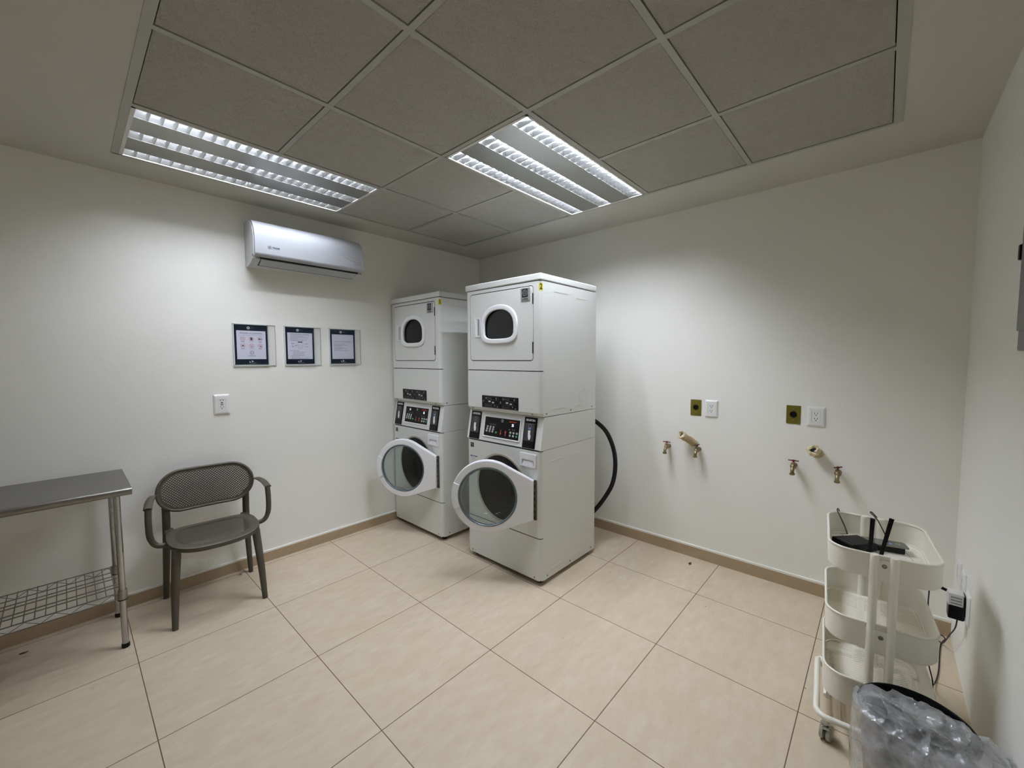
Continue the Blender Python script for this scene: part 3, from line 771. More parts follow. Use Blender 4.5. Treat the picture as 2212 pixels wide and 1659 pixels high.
        for k, (xa, xb) in enumerate(((.022, .115), (.018, .150), (.018, .070), (.018, .138), (.018, .112))): line(px0 + xa, px0 + xb, pz1 - .027 - k * .008)
        b.poly([(cx - .014, pz1 - .073), (cx - .020, pz1 - .066), (cx + .018, pz1 - .066), (cx + .013, pz1 - .073)], Z2, m_ink2)
        for q in ((cx - .015, pz1 - .120, cx - .014, pz1 - .073), (cx + .013, pz1 - .120, cx + .014, pz1 - .073), (cx - .015, pz1 - .120, cx + .014, pz1 - .119), (cx - .015, pz1 - .094, cx - .002, pz1 - .093), (cx, pz1 - .099, cx + .014, pz1 - .098), (cx - .013, pz1 - .1135, cx + .012, pz1 - .1125)): b.quad(*q, Z2, m_ink)
        for xa, xb, zz in ((.026, .044, -.082), (.030, .044, -.103), (.128, .142, -.082), (.130, .143, -.103), (.052, .068, -.094)): line(px0 + xa, px0 + xb, pz1 + zz, .004)
        for zz in (-.082, -.103): line(px0 + .048, px0 + .070, pz1 + zz, .0007); line(px0 + .106, px0 + .124, pz1 + zz, .0007)
        for k, (xa, xb) in enumerate(((.016, .078), (.036, .130), (.034, .112), (.038, .118), (.022, .118), (.022, .086), (.020, .148))): line(px0 + xa, px0 + xb, pz1 - .133 - k * .0095)
    else:
        b.text('Instrucciones sobre uso de secadora', cx, pz1 - .056, Z2, .0115, m_ink, sx=.80, bold=.0002); line(px0 + .010, px1 - .010, pz1 - .067, .0012)
        for k, (xa, xb) in enumerate(((.014, .108), (.014, .128), (.014, .072), (.024, .088), (.014, .112), (.014, .080), (.014, .140))): line(px0 + xa, px0 + xb, pz1 - .077 - k * .0085)
    b.build('printed_sheet', t, smooth=0)
    return t
notice(-2.279, 'navy bordered notice with six red prohibition circles, in clear holder', 0)
notice(-1.959, 'navy bordered notice with a small diagram between text lines', 1)
notice(-1.631, 'navy bordered notice with only a few short text lines, nearest the washers', 2)

# ---------------------------------------------------------------- outlets and plates
m_wplate = M('outlet_white', 'e6e6e4', .4)
m_olive = M('olive_plate', '6f6620', .4, .35, var=.08)
def slots(b, x, y, z, s=1.):
    b.quad(x - .0085 * s, y + .001, x - .0055 * s, y + .010 * s, z, m_dark); b.quad(x + .0055 * s, y + .002, x + .0085 * s, y + .010 * s, z, m_dark)
    b.poly([(x + .003 * s * math.cos(q), y - .0055 * s + .003 * s * math.sin(q)) for q in [k * PI / 5 for k in range(10)]], z, m_dark)
def outlet(fr, w, h, label, usb=False, group=None):
    t = thing('outlet', label, 'outlet', fr.translation, group=group)
    b = MB(); b.T = fr
    loops = [[(x, y, z) for x, y in rrect(-w / 2 + i, -h / 2 + i, w / 2 - i, h / 2 - i, rr, 4)] for i, z, rr in ((0, 0, .003), (0, .003, .003), (.003, .0065, .004), (.008, .0095, .004), (.013, .0105, .004))]
    loops += [[(x, y, z) for x, y in rrect(-.021, -.034, .021, .034, .002, 4)] for z in (.0105, .004)]
    k = len(loops[0]); b.raw([v for l in loops for v in l], [(q * k + i, q * k + (i + 1) % k, (q + 1) * k + (i + 1) % k, (q + 1) * k + i) for q in range(6) for i in range(k)], m_wplate)
    b.build('cover_plate', t)
    b = MB(); b.T = fr; b.plate(rrect(-.0205, -.0335, .0205, .0335, .002), [], 0, .0095, m_wplate, .001); z = .0098
    if usb:
        slots(b, 0, .020, z, 1.); slots(b, 0, -.022, z, 1.)
        for yy in (.0075, -.004): b.quad(-.008, yy, .008, yy + .005, z, m_dark)
        b.quad(-.013, .031, .013, .033, z, m_grey)
    else: slots(b, 0, .015, z); slots(b, 0, -.017, z)
    b.build('socket', t); return t
def round_socket(fr, label):
    t = thing('power_socket', label, 'socket', fr.translation, group='olive plates with round black sockets')
    b = MB(); b.T = fr; b.plate(rrect(-.037, -.0575, .037, .0575, .004), [circle(0, .002, .0185, 28)], 0, .004, m_olive, .0015)
    for yy in (.036, -.032): b.T = fr @ Matrix.Translation((0, yy, .004)); b.lathe([(.004, 0), (.004, .0006), (.002, .0012)], m_brass, 10)
    b.build('plate', t)
    b = MB(); b.T = fr @ Matrix.Translation((0, .002, 0)); b.lathe([(.018, .001), (.018, .008), (.015, .009), (.0145, .004), (.001, .004)], m_black, 28)
    for k in range(3):
        a = math.radians(90 + 120 * k); b.box((.008 * math.cos(a) - .002, .008 * math.sin(a) - .002, .0041), (.008 * math.cos(a) + .002, .008 * math.sin(a) + .002, .0045), m_dark)
    b.build('socket', t)
    return t
outlet(wl(-2.361, 1.164), .092, .134, 'white outlet with usb ports on the wall above the chair', True)
round_socket(wr(-2.268, 1.105), 'olive plate with round black socket, nearer the washers')
outlet(wr(-2.374, 1.104), .085, .122, 'white double outlet beside the olive plate nearer the washers')
round_socket(wr(-2.852, 1.106), 'olive plate with round black socket, above the trolley')
outlet(wr(-2.967, 1.104), .091, .122, 'white double outlet beside the olive plate above the trolley')

# ---------------------------------------------------------------- taps and wrapped drain stubs
def faucet(y, z, yaw, rough_label):
    """z is the centre of the inlet; the spout points down at the front"""
    t = thing('faucet', rough_label, 'faucet', (0, y, z), group='brass taps with red handles')
    b = MB(); b.T = FR((0, y, z), (0, -1, 0), (0, 0, 1))
    b.lathe([(.016, 0), (.016, .004), (.010, .006), (.010, .022), (.014, .026), (.017, .038), (.0175, .048), (.014, .060), (.008, .066), (0, .068)], m_brass, 20)
    b.T = Matrix.Translation((0, y, z))
    b.tube(spline([(-.050, 0, -.002), (-.068, 0, -.010), (-.078, 0, -.024), (-.080, 0, -.036)]), [.011] * 8 + [.0105] * 8 + [.010] * 9, m_brass, 14)
    b.T = Matrix.Translation((-.080, y, z - .036)); b.lathe([(.010, .001), (.0145, 0), (.0145, -.009), (.012, -.011), (.009, -.010)], m_brass, 18)
    b.T = Matrix.Translation((-.046, y, z)); b.lathe([(.011, .008), (.013, .014), (.013, .020), (.009, .024), (.005, .026), (.004, .038), (0, .038)], m_brass, 14)
    b.build('body', t)
    b = MB(); b.T = Matrix.Translation((-.046, y, z + .036)) @ Matrix.Rotation(yaw, 4, 'Z')
    b.tube([(0, -.027, .001), (0, -.020, 0), (0, 0, .001), (0, .020, 0), (0, .027, .001)], [.0045, .0035, .006, .0035, .0045], m_red, 10, flat=.9)
    b.lathe([(.007, -.006), (.007, .004), (.003, .006), (0, .006)], m_red, 12)
    b.build('handle', t); return t
faucet(-2.079, .800, .0, 'brass tap with red handle, closest to the washers')
faucet(-2.296, .806, 1.35, 'brass tap with red handle, right beside the long wrapped drain pipe')
faucet(-2.868, .790, -.05, 'brass tap with red handle, left of the short wrapped drain stub')
faucet(-3.084, .785, 1.0, 'brass tap with red handle, above the trolley and farthest from the washers')
m_tape = M('masking_tape', 'b9a780', .7, var=.22, bump=.8, bscale=90)
m_tapel = M('masking_tape_light', 'd6c9a8', .7, var=.15, bump=.8, bscale=90)
def pipe_stub(p0, p1, r, label, ends):
    t = thing('drain_pipe', label, 'pipe', p0, group='drain stubs wrapped in masking tape')
    P0, P1 = Vector(p0), Vector(p1); ax = (P1 - P0)
    b = MB(); pts = [P0 + ax * (k / 14) for k in range(15)]
    b.tube(pts, [r * (1.12 - .12 * k / 14) for k in range(15)], m_tape, 22)
    for i, v in enumerate(b.v):
        n = noise.noise_vector(v * 55) * .0045 + noise.noise_vector(v * 140) * .002; n.x = min(n.x, 0) if v.x > -.006 else n.x
        b.v[i] = v + n
        if b.v[i].x > -.0005: b.v[i].x = -.0005
    b.build('wrapped_pipe', t, smooth=25)
    b = MB(); z_ = ax.normalized(); b.cyl(P1 - z_ * .004, P1 + z_ * .0015, r * .8, m_dark, 16); b.build('pipe_mouth', t)
    b = MB(); z = ax.normalized(); rnd = random.Random(len(label))
    x = z.orthogonal().normalized(); y = z.cross(x)
    n = 34; prof = [(1.02, -.020), (1.12, -.012), (1.26, -.004), (1.30, .004), (1.12, .011), (.86, .012), (.66, .006), (.56, -.004), (.52, -.014)]
    vs = []
    for rr, hh in prof:
        for k in range(n):
            a = 2 * PI * k / n; v = P1 + (x * math.cos(a) + y * math.sin(a)) * r * rr + z * hh
            v += noise.noise_vector(v * 48) * .010 + noise.noise_vector(v * 130) * .007 + z * (.012 * max(0., noise.noise(v * 70 + Vector((ends, 0, 0)))))
            if v.x > -.001: v.x = -.001
            vs.append(v)
    fs = [(q * n + i, q * n + (i + 1) % n, (q + 1) * n + (i + 1) % n, (q + 1) * n + i) for q in range(len(prof) - 1) for i in range(n)]
    b.raw(vs, fs, m_tapel)
    b.build('tape_end', t, smooth=0, weld=False, recalc=False)
    return t
pipe_stub((0, -2.262, .842), (-.085, -2.205, .908), .024, 'long drain pipe wrapped in tan tape pointing up out of the wall', 9)
b0 = pipe_stub((0, -2.985, .880), (-.052, -2.968, .905), .026, 'short drain stub covered in crumpled tan tape above the trolley', 7)

# ---------------------------------------------------------------- steel table
m_sst = M('stainless_top', '8f8c87', .34, 1., bump=.08, bscale=220)
t = thing('steel_table', 'stainless steel work table with wire undershelf beside the chair', 'table', (-3.46, -.30, 0))
tx0, tx1, ty0, ty1, tz = -4.06, -2.862, -.560, -.048, .838
b = MB()
prof = [(ty1, tz), (ty0 + .018, tz)] + [(ty0 + .018 - .018 * math.sin(a), tz - .018 + .018 * math.cos(a)) for a in [PI * k / 10 for k in range(1, 11)]] + [(ty0 + .024, tz - .036), (ty0 + .024, tz - .030), (ty0 + .030, tz - .012), (ty1 - .004, tz - .012), (ty1 - .004, tz - .035), (ty1, tz - .035)]
xprism(b, prof, tx0, tx1, m_sst)
for xa in (tx0, tx1 - .002): b.box((xa, ty0 + .026, tz - .033), (xa + .002, ty1 - .002, tz - .002), m_sst)
b.box((tx0 + .08, ty0 + .10, tz - .045), (tx1 - .07, ty0 + .14, tz - .012), m_sst); b.box((tx0 + .08, ty1 - .10, tz - .045), (tx1 - .07, ty1 - .06, tz - .012), m_sst)
for xa in (-2.915, -4.008): b.box((xa - .025, ty0 + .085, tz - .040), (xa + .025, ty1 - .01, tz - .012), m_sst)
b.build('tabletop', t, smooth=40)
LEG = [(-2.913, -.452), (-2.915, -.083), (-4.008, -.452), (-4.008, -.083)]
SHZ = .275
for x, y in LEG:
    b = MB(); b.T = Matrix.Translation((x, y, 0)); pr = [(.0152, .022)]
    z = .03
    while z < .80:
        pr += [(.0138, z), (.0138, z + .0240), (.0135, z + .0246), (.0135, z + .0256)]; z += .0265
    pr += [(.0138, .81)]
    b.lathe(pr, m_chrome, 18); leg = b.build('leg', t, smooth=30)
    b = MB(); b.T = Matrix.Translation((x, y, 0)); b.lathe([(.012, 0), (.0165, .003), (.0165, .018), (.0155, .024), (.0, .024)], m_rubber, 16); b.build('foot', leg)
    b = MB(); b.T = Matrix.Translation((x, y, SHZ)); b.lathe([(.0135, -.018), (.0195, -.020), (.0185, .026), (.0135, .028)], m_steel, 18); b.lathe([(.0150, -.026), (.0200, -.024), (.0200, -.019), (.0150, -.018)], m_rubber, 18); b.build('collar', leg)
b = MB(); m_wire = M('chromed_wire', '8a8884', .3, 1.)
sx0, sx1, sy0, sy1 = -4.03, -2.905, -.462, -.073
def rod(a, c, r=.0022): b.cyl(a, c, r, m_wire, 6)
for y in (sy0, sy1):
    rod((sx0, y, SHZ + .018), (sx1, y, SHZ + .018), .003); rod((sx0, y, SHZ - .014), (sx1, y, SHZ - .014), .003)
    n = 24; zz = [(sx0 + (sx1 - sx0) * k / n, y, SHZ + (.016 if k % 2 else -.012)) for k in range(n + 1)]; b.tube(zz, .0019, m_wire, 6)
for x in (sx0, sx1):
    rod((x, sy0, SHZ + .018), (x, sy1, SHZ + .018), .003); rod((x, sy0, SHZ - .014), (x, sy1, SHZ - .014), .003)
    n = 8; b.tube([(x, sy0 + (sy1 - sy0) * k / n, SHZ + (.016 if k % 2 else -.012)) for k in range(n + 1)], .0019, m_wire, 6)
for f in (.36, .68):
    y = sy0 + (sy1 - sy0) * f; rod((sx0, y, SHZ + .010), (sx1, y, SHZ + .010), .003); rod((sx0, y, SHZ - .006), (sx1, y, SHZ - .006), .003)
n = 34
for k in range(1, n):
    x = sx0 + (sx1 - sx0) * k / n; rod((x, sy0, SHZ + .021), (x, sy1, SHZ + .021), .0022)
b.build('wire_shelf', t, weld=False)

# ---------------------------------------------------------------- chair
m_chair = M('chair_plastic', '4b463b', .5, spec=.35, bump=.1, bscale=400)
hw, hb, zb = .247, .125, .665
m_cback = mat_holes('chair_back_mesh', '4b463b', .5, .0155, 0, .29, 0, (0, 2), (hw - hb, 0., 0., zb, hb - .022), True)
m_cseat = mat_holes('chair_seat_mesh', '413c32', .6, .0110, 0, .30, 0, (0, 1), (.05, .05, 0., -.045, .120), True)
t = thing('armchair', 'dark brown plastic armchair with perforated back standing against the wall', 'chair', (-2.492, -.268, 0), (0, 0, 0), math.radians(-3.6))
def backy(x, z): return .150 + (z - .54) * .10 - .030 * (x / hw) ** 2 
b = MB()
outl = rrect(-hw, zb - hb, hw, zb + hb, hb - .002, 14)
nx, nz = 40, 20
# curved panel: clip a fine grid to the stadium by projecting rows
vs = []; fs = []
for side in (0, 1):
    for j in range(nz + 1):
        z = zb - hb + 2 * hb * j / nz; dz = abs(z - zb); half = hw - hb + math.sqrt(max(hb * hb - dz * dz, 1e-8))
        for i in range(nx + 1):
            x = -half + 2 * half * i / nx; vs.append((x, backy(x, z) + (-.004 if side == 0 else .004), z))
K = (nx + 1) * (nz + 1)
for j in range(nz):
    for i in range(nx):
        a = j * (nx + 1) + i; fs += [(a, a + 1, a + nx + 2, a + nx + 1), (K + a, K + a + nx + 1, K + a + nx + 2, K + a + 1)]
b.raw(vs, fs, m_cback)
rim = [(x, backy(x, z), z) for x, z in [(math.copysign(min(abs(p[0]), hw), p[0]), p[1]) for p in rrect(-hw + .004, zb - hb + .004, hw - .004, zb + hb - .004, hb - .006, 14)]]
rim2 = []
for i in range(len(rim)):
    p, q = Vector(rim[i]), Vector(rim[(i + 1) % len(rim)]); n = max(1, int((q - p).length / .02))
    for k in range(n): 
        v = p.lerp(q, k / n); rim2.append((v.x, backy(v.x, v.z), v.z))
b.tube(rim2, .0085, m_chair, 8, closed=True)
b.build('backrest', t, smooth=60)
def superell(a, c, n, k, cy): return [(a * math.copysign(abs(math.cos(q)) ** (2 / n), math.cos(q)), cy + c * math.copysign(abs(math.sin(q)) ** (2 / n), math.sin(q))) for q in [2 * PI * i / k for i in range(k)]]
b = MB(); S = superell(.222, .205, 3.2, 56, -.045); S2 = superell(.185, .170, 3.0, 56, -.045)
sz = .432
def seatz(x, y): return sz + .012 * (abs(x) / .22) ** 2 - .010 * max(0, (-.13 - y) / .12) ** 2 + .006
n = 56; rings = [(S, 0, -.026), (S, 0, -.004), (superell(.214, .197, 3.2, 56, -.045), 0, .0), (S2, 0, -.002)]
vs = []
for P_, _, dz in rings: vs += [(x, y, seatz(x, y) + dz) for x, y in P_]
fs = []
for k in range(3):
    for i in range(n): fs.append((k * n + i, k * n + (i + 1) % n, (k + 1) * n + (i + 1) % n, (k + 1) * n + i))
b.raw(vs, fs, m_chair)
for dz, flip in ((-.002, 1), (-.007, -1)):
    P_ = [S2] + [superell(.185 * f, .170 * f, 3.0, 56, -.045) for f in (.75, .5, .25)]; vs = []
    for q in P_: vs += [(x, y, seatz(x, y) + dz - .004 * 0) for x, y in q]
    vs.append((0, -.045, seatz(0, -.045) + dz)); fs = []
    for k in range(3):
        for i in range(n): fs.append((k * n + i, k * n + (i + 1) % n, (k + 1) * n + (i + 1) % n, (k + 1) * n + i)[::flip])
    for i in range(n): fs.append((3 * n + i, 3 * n + (i + 1) % n, 4 * n)[::flip])
    b.raw(vs, fs, m_cseat)
for sg in (-1, 1): b.box((sg * .195 - .022, .09, sz - .018), (sg * .195 + .022, .185, sz + .006), m_chair, .008)
b.build('seat', t, smooth=50)
for sg in (-1, 1):
    b = MB(); b.tube([(sg * .214, -.222, 0), (sg * .205, -.200, .20), (sg * .188, -.175, .425)], [.0125, .0165, .0195], m_chair, 14, flat=1.15); b.build('front_leg', t)
    b = MB(); path = spline([(sg * .224, .200, 0), (sg * .214, .188, .22), (sg * .206, .172, .44), (sg * .205, .152, .590)], 7)
    b.tube(path, [.0125 + .0055 * math.sin(PI * .62 * k / (len(path) - 1)) for k in range(len(path))], m_chair, 14, flat=1.1); b.build('rear_leg', t)
    b = MB()
    path = spline([(sg * .255, .132, .664), (sg * .266, .080, .672), (sg * .282, .015, .662), (sg * .292, -.050, .640)], 6)
    b.tube(path, [.012 + .008 * math.sin(PI * min(1, k / 12) / 2) for k in range(len(path))], m_chair, 12, flat=.45)
    path = spline([(sg * .290, -.042, .636), (sg * .292, -.048, .56), (sg * .288, -.048, .48), (sg * .268, -.046, .432), (sg * .235, -.044, .418), (sg * .205, -.044, .420)], 6)
    b.tube(path, [.0135] * 14 + [.0125] * (len(path) - 14), m_chair, 12, flat=1.15)
    b.build('armrest', t)

# ---------------------------------------------------------------- trolley
m_cart = M('trolley_cream_enamel', 'e9e6d9', .35)
m_cmesh = mat_holes('trolley_mesh', 'e9e6d9', .4, .0105, .0065, .30, .20, (1, 0), (.10, .15, 0., 0., .040))
CX, CY, CA = -.914, -3.268, math.radians(5)
t = thing('utility_cart', 'cream three tier metal trolley on casters in the right corner', 'cart', (CX, CY, 0), (0, 0, 0), CA)
TR = [(.757, .668), (.500, .400), (.268, .158)]
hxc, hyc, rc = .222, .156, .072
for zr, zb_ in TR:
    b = MB(); n = 10
    O_ = rrect(-hxc, -hyc, hxc, hyc, rc, n); I_ = rrect(-hxc + .002, -hyc + .002, hxc - .002, hyc - .002, rc - .002, n)
    B_ = rrect(-hxc + .006, -hyc + .006, hxc - .006, hyc - .006, rc - .006, n); k = len(O_)
    loops = [[(x, y, zr) for x, y in O_], [(x, y, zb_ + .008) for x, y in O_], [(x, y, zb_) for x, y in B_], [(x, y, zb_ + .002) for x, y in rrect(-hxc + .008, -hyc + .008, hxc - .008, hyc - .008, rc - .008, n)], [(x, y, zb_ + .010) for x, y in I_], [(x, y, zr) for x, y in I_]]
    vs = [v for l in loops for v in l]; fs = []
    for q in range(5):
        for i in range(k): fs.append((q * k + i, q * k + (i + 1) % k, (q + 1) * k + (i + 1) % k, (q + 1) * k + i))
    b.raw(vs, fs, m_cart)
    b.tube([(x, y, zr) for x, y in rrect(-hxc + .001, -hyc + .001, hxc - .001, hyc - .001, rc - .001, n)], .0045, m_cart, 8, closed=True)
    tray = b.build('tray', t, smooth=50, recalc=False)
    b = MB(); b.poly([(x * .985, y * .98) for x, y in B_], zb_ + .001, m_cmesh); b.build('tray_floor', tray, smooth=0)
for sx in (-1, 1):
    for sy in (-1, 1):
        b = MB(); b.cyl((sx * .221, sy * .0265, .085), (sx * .221, sy * .0265, .752), .0128, m_cart, 18)
        b.T = Matrix.Translation((sx * .221, sy * .0265, .752)); b.lathe([(.0140, -.014), (.0142, .003), (.011, .0075), (0, .008)], m_cart, 18)
        b.T = Matrix()
        for zr, zb_ in TR[:2]: b.cyl((sx * .221, sy * .0265, zb_ - .004), (sx * .221, sy * .0265, zr - .014), .0140, m_cart, 18)
        b.build('pole', t)
    for zr, zb_ in TR:
        b = MB(); b.box((min(sx * .222, sx * .229), -.026, zb_), (max(sx * .222, sx * .229), .026, zr - .014), m_cart)
        b.T = FR((sx * .229, 0, (zr + zb_) / 2 + .012), (0, -1, 0) if sx < 0 else (0, 1, 0), (0, 0, 1)); b.lathe([(.0075, 0), (.0075, .0015), (.004, .002), (.0035, -.001), (0, -.001)], m_screw, 14)
        b.build('bracket', t)
b = MB()
zb_ = .098
pth = [(.105, .145, zb_), (.125, .160, zb_), (.11, .172, zb_)] + arc((-.21, .132, zb_), .040, 90, 180, 8, (1, 0, 0), (0, 1, 0)) + arc((-.21, -.132, zb_), .040, 180, 270, 8, (1, 0, 0), (0, 1, 0)) + [(.11, -.172, zb_), (.125, -.160, zb_), (.105, -.145, zb_)]
b.tube(pth, .0105, m_cart, 12)
pth = [(-.12, .140, zb_)] + arc((.20, .110, zb_), .030, 90, 0, 6, (1, 0, 0), (0, 1, 0)) + arc((.20, -.110, zb_), .030, 0, -90, 6, (1, 0, 0), (0, 1, 0)) + [(-.12, -.140, zb_)]
b.tube(pth, .0105, m_cart, 12)
for sy in (-1, 1):
    b.box((.098, min(sy * .135, sy * .150), zb_ - .006), (.112, max(sy * .135, sy * .150), .165), m_cart)
    b.box((-.128, min(sy * .130, sy * .142), zb_ - .006), (-.114, max(sy * .130, sy * .142), .165), m_cart)
b.build('base_frame', t)
m_cast = M('caster_grey', 'a9a897', .4)
for x, y, rz in ((-.240, .142, -.25), (-.238, -.150, .2), (.218, .126, 1.), (.218, -.126, .4)):
    b = MB(); b.cyl((x, y, .062), (x, y, .092), .0125, m_chrome, 14); b.box((x - .018, y - .016, .052), (x + .018, y + .016, .066), m_chrome, .006); c = b.build('caster', t)
    cs, sn = math.cos(rz), math.sin(rz)
    for sg in (-1, 1):
        b = MB(); b.T = FR((x + .012 * cs - sg * .011 * sn, y + .012 * sn + sg * .011 * cs, .029), (cs, sn, 0), (0, 0, 1))
        b.lathe([(.0, -.008), (.024, -.008), (.029, -.005), (.029, .005), (.024, .008), (0, .008)], m_cast, 24); b.build('wheel', c)

# ---------------------------------------------------------------- network boxes on the trolley
def cart_pt(x, y, z): 
    c, s = math.cos(CA), math.sin(CA); return Vector((CX + x * c - y * s, CY + x * s + y * c, z))
m_ridge = M('router_top', '1b1c20', .28)
m_ptop = M('modem_top_grey', '85867f', .22, .6)
m_ant = M('antenna_black', '040405', .4, spec=.2)
FZ = TR[0][1] + .003
# router: corners of the top measured in plan
ca = Vector((-.886, -3.196)); ax = math.radians(-42)
t = thing('router', 'black wireless router with two upright antennas in the top tray', 'router', (ca.x, ca.y, FZ), (0, 0, 0), ax)
b = MB(); lx, ly, hh = .060, .045, .036
b.box((-lx, -ly, .004), (lx, ly, hh), m_black, .004)
for k in range(7): b.box((-lx + .010 + k * .016, -ly + .012, hh - .0005), (-lx + .016 + k * .016, ly - .010, hh + .0012), m_ridge)
for x in (-.045, .045):
    for y in (-.03, .03): b.box((x - .006, y - .006, 0), (x + .006, y + .006, .005), m_rubber)
b.build('case', t, smooth=0)
R_ = Matrix.Rotation(-ax, 3, 'Z')
def to_local(w): return R_ @ (Vector(w) - Vector((ca.x, ca.y, FZ)))
for base, tip in (((-.936, -3.247, .694), (-.948, -3.250, .829)), ((-.955, -3.279, .694), (-.958, -3.304, .846))):
    p, q = to_local(base), to_local(tip); b = MB()
    d = (q - p).normalized(); side = Vector((0, 1, 0)); side = R_ @ Vector((.1, 1, 0)); side = (side - d * side.dot(d)).normalized(); nn = d.cross(side)
    w0, th = .0062, .0035; vs = []
    for P_, w in ((p, w0), (p.lerp(q, .5), w0 * 1.05), (q, w0 * 1.15)): vs += [P_ - side * w - nn * th, P_ + side * w - nn * th, P_ + side * w + nn * th, P_ - side * w + nn * th]
    b.raw(vs, [(0, 1, 5, 4), (1, 2, 6, 5), (2, 3, 7, 6), (3, 0, 4, 7), (4, 5, 9, 8), (5, 6, 10, 9), (6, 7, 11, 10), (7, 4, 8, 11), (3, 2, 1, 0), (8, 9, 10, 11)], m_ant)
    foot = p + Vector((0, 0, -.012)); b.tube([p.lerp(q, .02), p, foot], .006, m_ant, 10); b.tube([foot, Vector((min(foot.x, lx - .01) * .8, foot.y * .8, .018))], .005, m_ant, 8)
    b.build('antenna', t, smooth=30)
# modem: grey topped flat box
cb = Vector((-.816, -3.287)); bx = math.radians(-76)
t = thing('modem', 'flat black modem with grey reflective top beside the router', 'modem', (cb.x, cb.y, FZ), (0, 0, 0), bx)
b = MB(); b.box((-.064, -.026, 0), (.060, .026, .026), m_black, .003); b.build('case', t, smooth=0)
b = MB(); b.plate(rrect(-.070, -.032, .072, .034, .010), [], .026, .0295, m_ptop, .001); b.build('lid', t, smooth=0)
b = MB(); b.plate(circle(.018, -.004, .007, 16), [], .0295, .0299, m_blue); b.plate(circle(.042, -.002, .008, 16), [circle(.042, -.002, .006, 16)], .0295, .0299, m_grey); b.build('badge', t, smooth=0)

# cables
m_cable = M('black_cable', '0d0a0c', .5)
m_wcable = M('white_cable', 'dddccd', .5)
def cable(name, pts, r, m, label):
    b = MB(); b.tube(spline(pts, 7), r, m, 8); o = b.build(name)
    o2 = o; tag(o2, label, 'cable'); return o
cable('power_cable', [(-.848, -3.172, .712), (-.826, -3.160, .738), (-.795, -3.142, .766), (-.755, -3.130, .777), (-.715, -3.130, .775), (-.684, -3.135, .745), (-.672, -3.145, .66), (-.668, -3.18, .52), (-.660, -3.30, .33), (-.62, -3.43, .12), (-.55, -3.47, .02), (-.40, -3.50, .004), (-.14, -3.525, .004), (-.05, -3.548, .004), (-.02, -3.530, .004), (-.07, -3.515, .005), (-.13, -3.533, .018), (-.30, -3.537, .15), (-.42, -3.541, .25), (-.450, -3.543, .322)],
      .0026, m_cable, 'black power cable looping from the router over the tray rim down to the adapter')
cable('network_cable', [(-.818, -3.300, .7035), (-.785, -3.285, .735), (-.740, -3.262, .768), (-.705, -3.240, .782), (-.675, -3.255, .765), (-.660, -3.33, .66), (-.655, -3.425, .53), (-.665, -3.435, .42), (-.69, -3.440, .22), (-.715, -3.458, .12), (-.745, -3.450, .03), (-.78, -3.430, .004)], .0022, m_cable, 'thin black cable from the modem hanging over the far side of the trolley')
# ---------------------------------------------------------------- wall beside the camera: outlets, adapter, panel
outlet(wf(-.205, .425), .080, .122, 'white outlet plate farthest along the wall behind the trolley')
outlet(wf(-.345, .425), .080, .122, 'white outlet plate in the middle of the row behind the trolley')
outlet(wf(-.480, .375), .085, .132, 'white outlet plate holding the black power adapter')
t = thing('power_adapter', 'black power adapter with white label plugged in behind the trolley', 'adapter', (-.470, WY + .010, .31))
b = MB(); b.box((-.495, WY + .0115, .318), (-.440, WY + .062, .432), m_black, .006); b.build('case', t)
b = MB(); b.box((-.4955, WY + .015, .378), (-.4395, WY + .0635, .4335), M('adapter_label', 'd6d6d4', .5), .004); 
for k in range(3): b.box((-.4962, WY + .022, .388 + k * .013), (-.4953, WY + .056, .394 + k * .013), m_grey)
b.build('label_sticker', t)
t = thing('usb_plug', 'small black usb plug sticking out above the power adapter', 'plug', (-.46, WY + .066, .425), group=None)
b = MB(); b.tube(spline([(-.455, WY + .0655, .424), (-.452, WY + .080, .428), (-.448, WY + .098, .434)]), [.0065] * 9 + [.006] * 7 + [.004], m_black, 10); b.build('plug_body', t)
cable('white_cable', [(-.448, WY + .10, .4345), (-.455, WY + .13, .42), (-.50, WY + .16, .385), (-.56, WY + .20, .36), (-.620, WY + .235, .36)], .002, m_wcable, 'thin white cable running from the usb plug to the trolley')
m_pan = M('panel_grey', '6e6f6d', .45, .3)
t = thing('electrical_panel', 'grey metal electrical panel at the right edge of the wall', 'panel', (-1.66, WY, 1.475))
b = MB(); b.box((-1.87, WY, 1.475), (-1.455, WY + .068, 2.06), m_pan, .004); b.build('box', t)
b = MB(); b.box((-1.865, WY + .0685, 1.525), (-1.46, WY + .072, 2.05), m_pan, .002); b.build('door', t)
b = MB(); b.box((-1.459, WY + .050, 1.700), (-1.444, WY + .076, 1.738), m_black, .003); b.build('latch', t)
b = MB(); b.T = FR((-1.448, WY + .060, 1.484), (0, 0, 1), (0, 1, 0)); b.lathe([(.006, -.007), (.006, .004), (.003, .006), (0, .006)], m_steel, 12); b.build('screw', t)

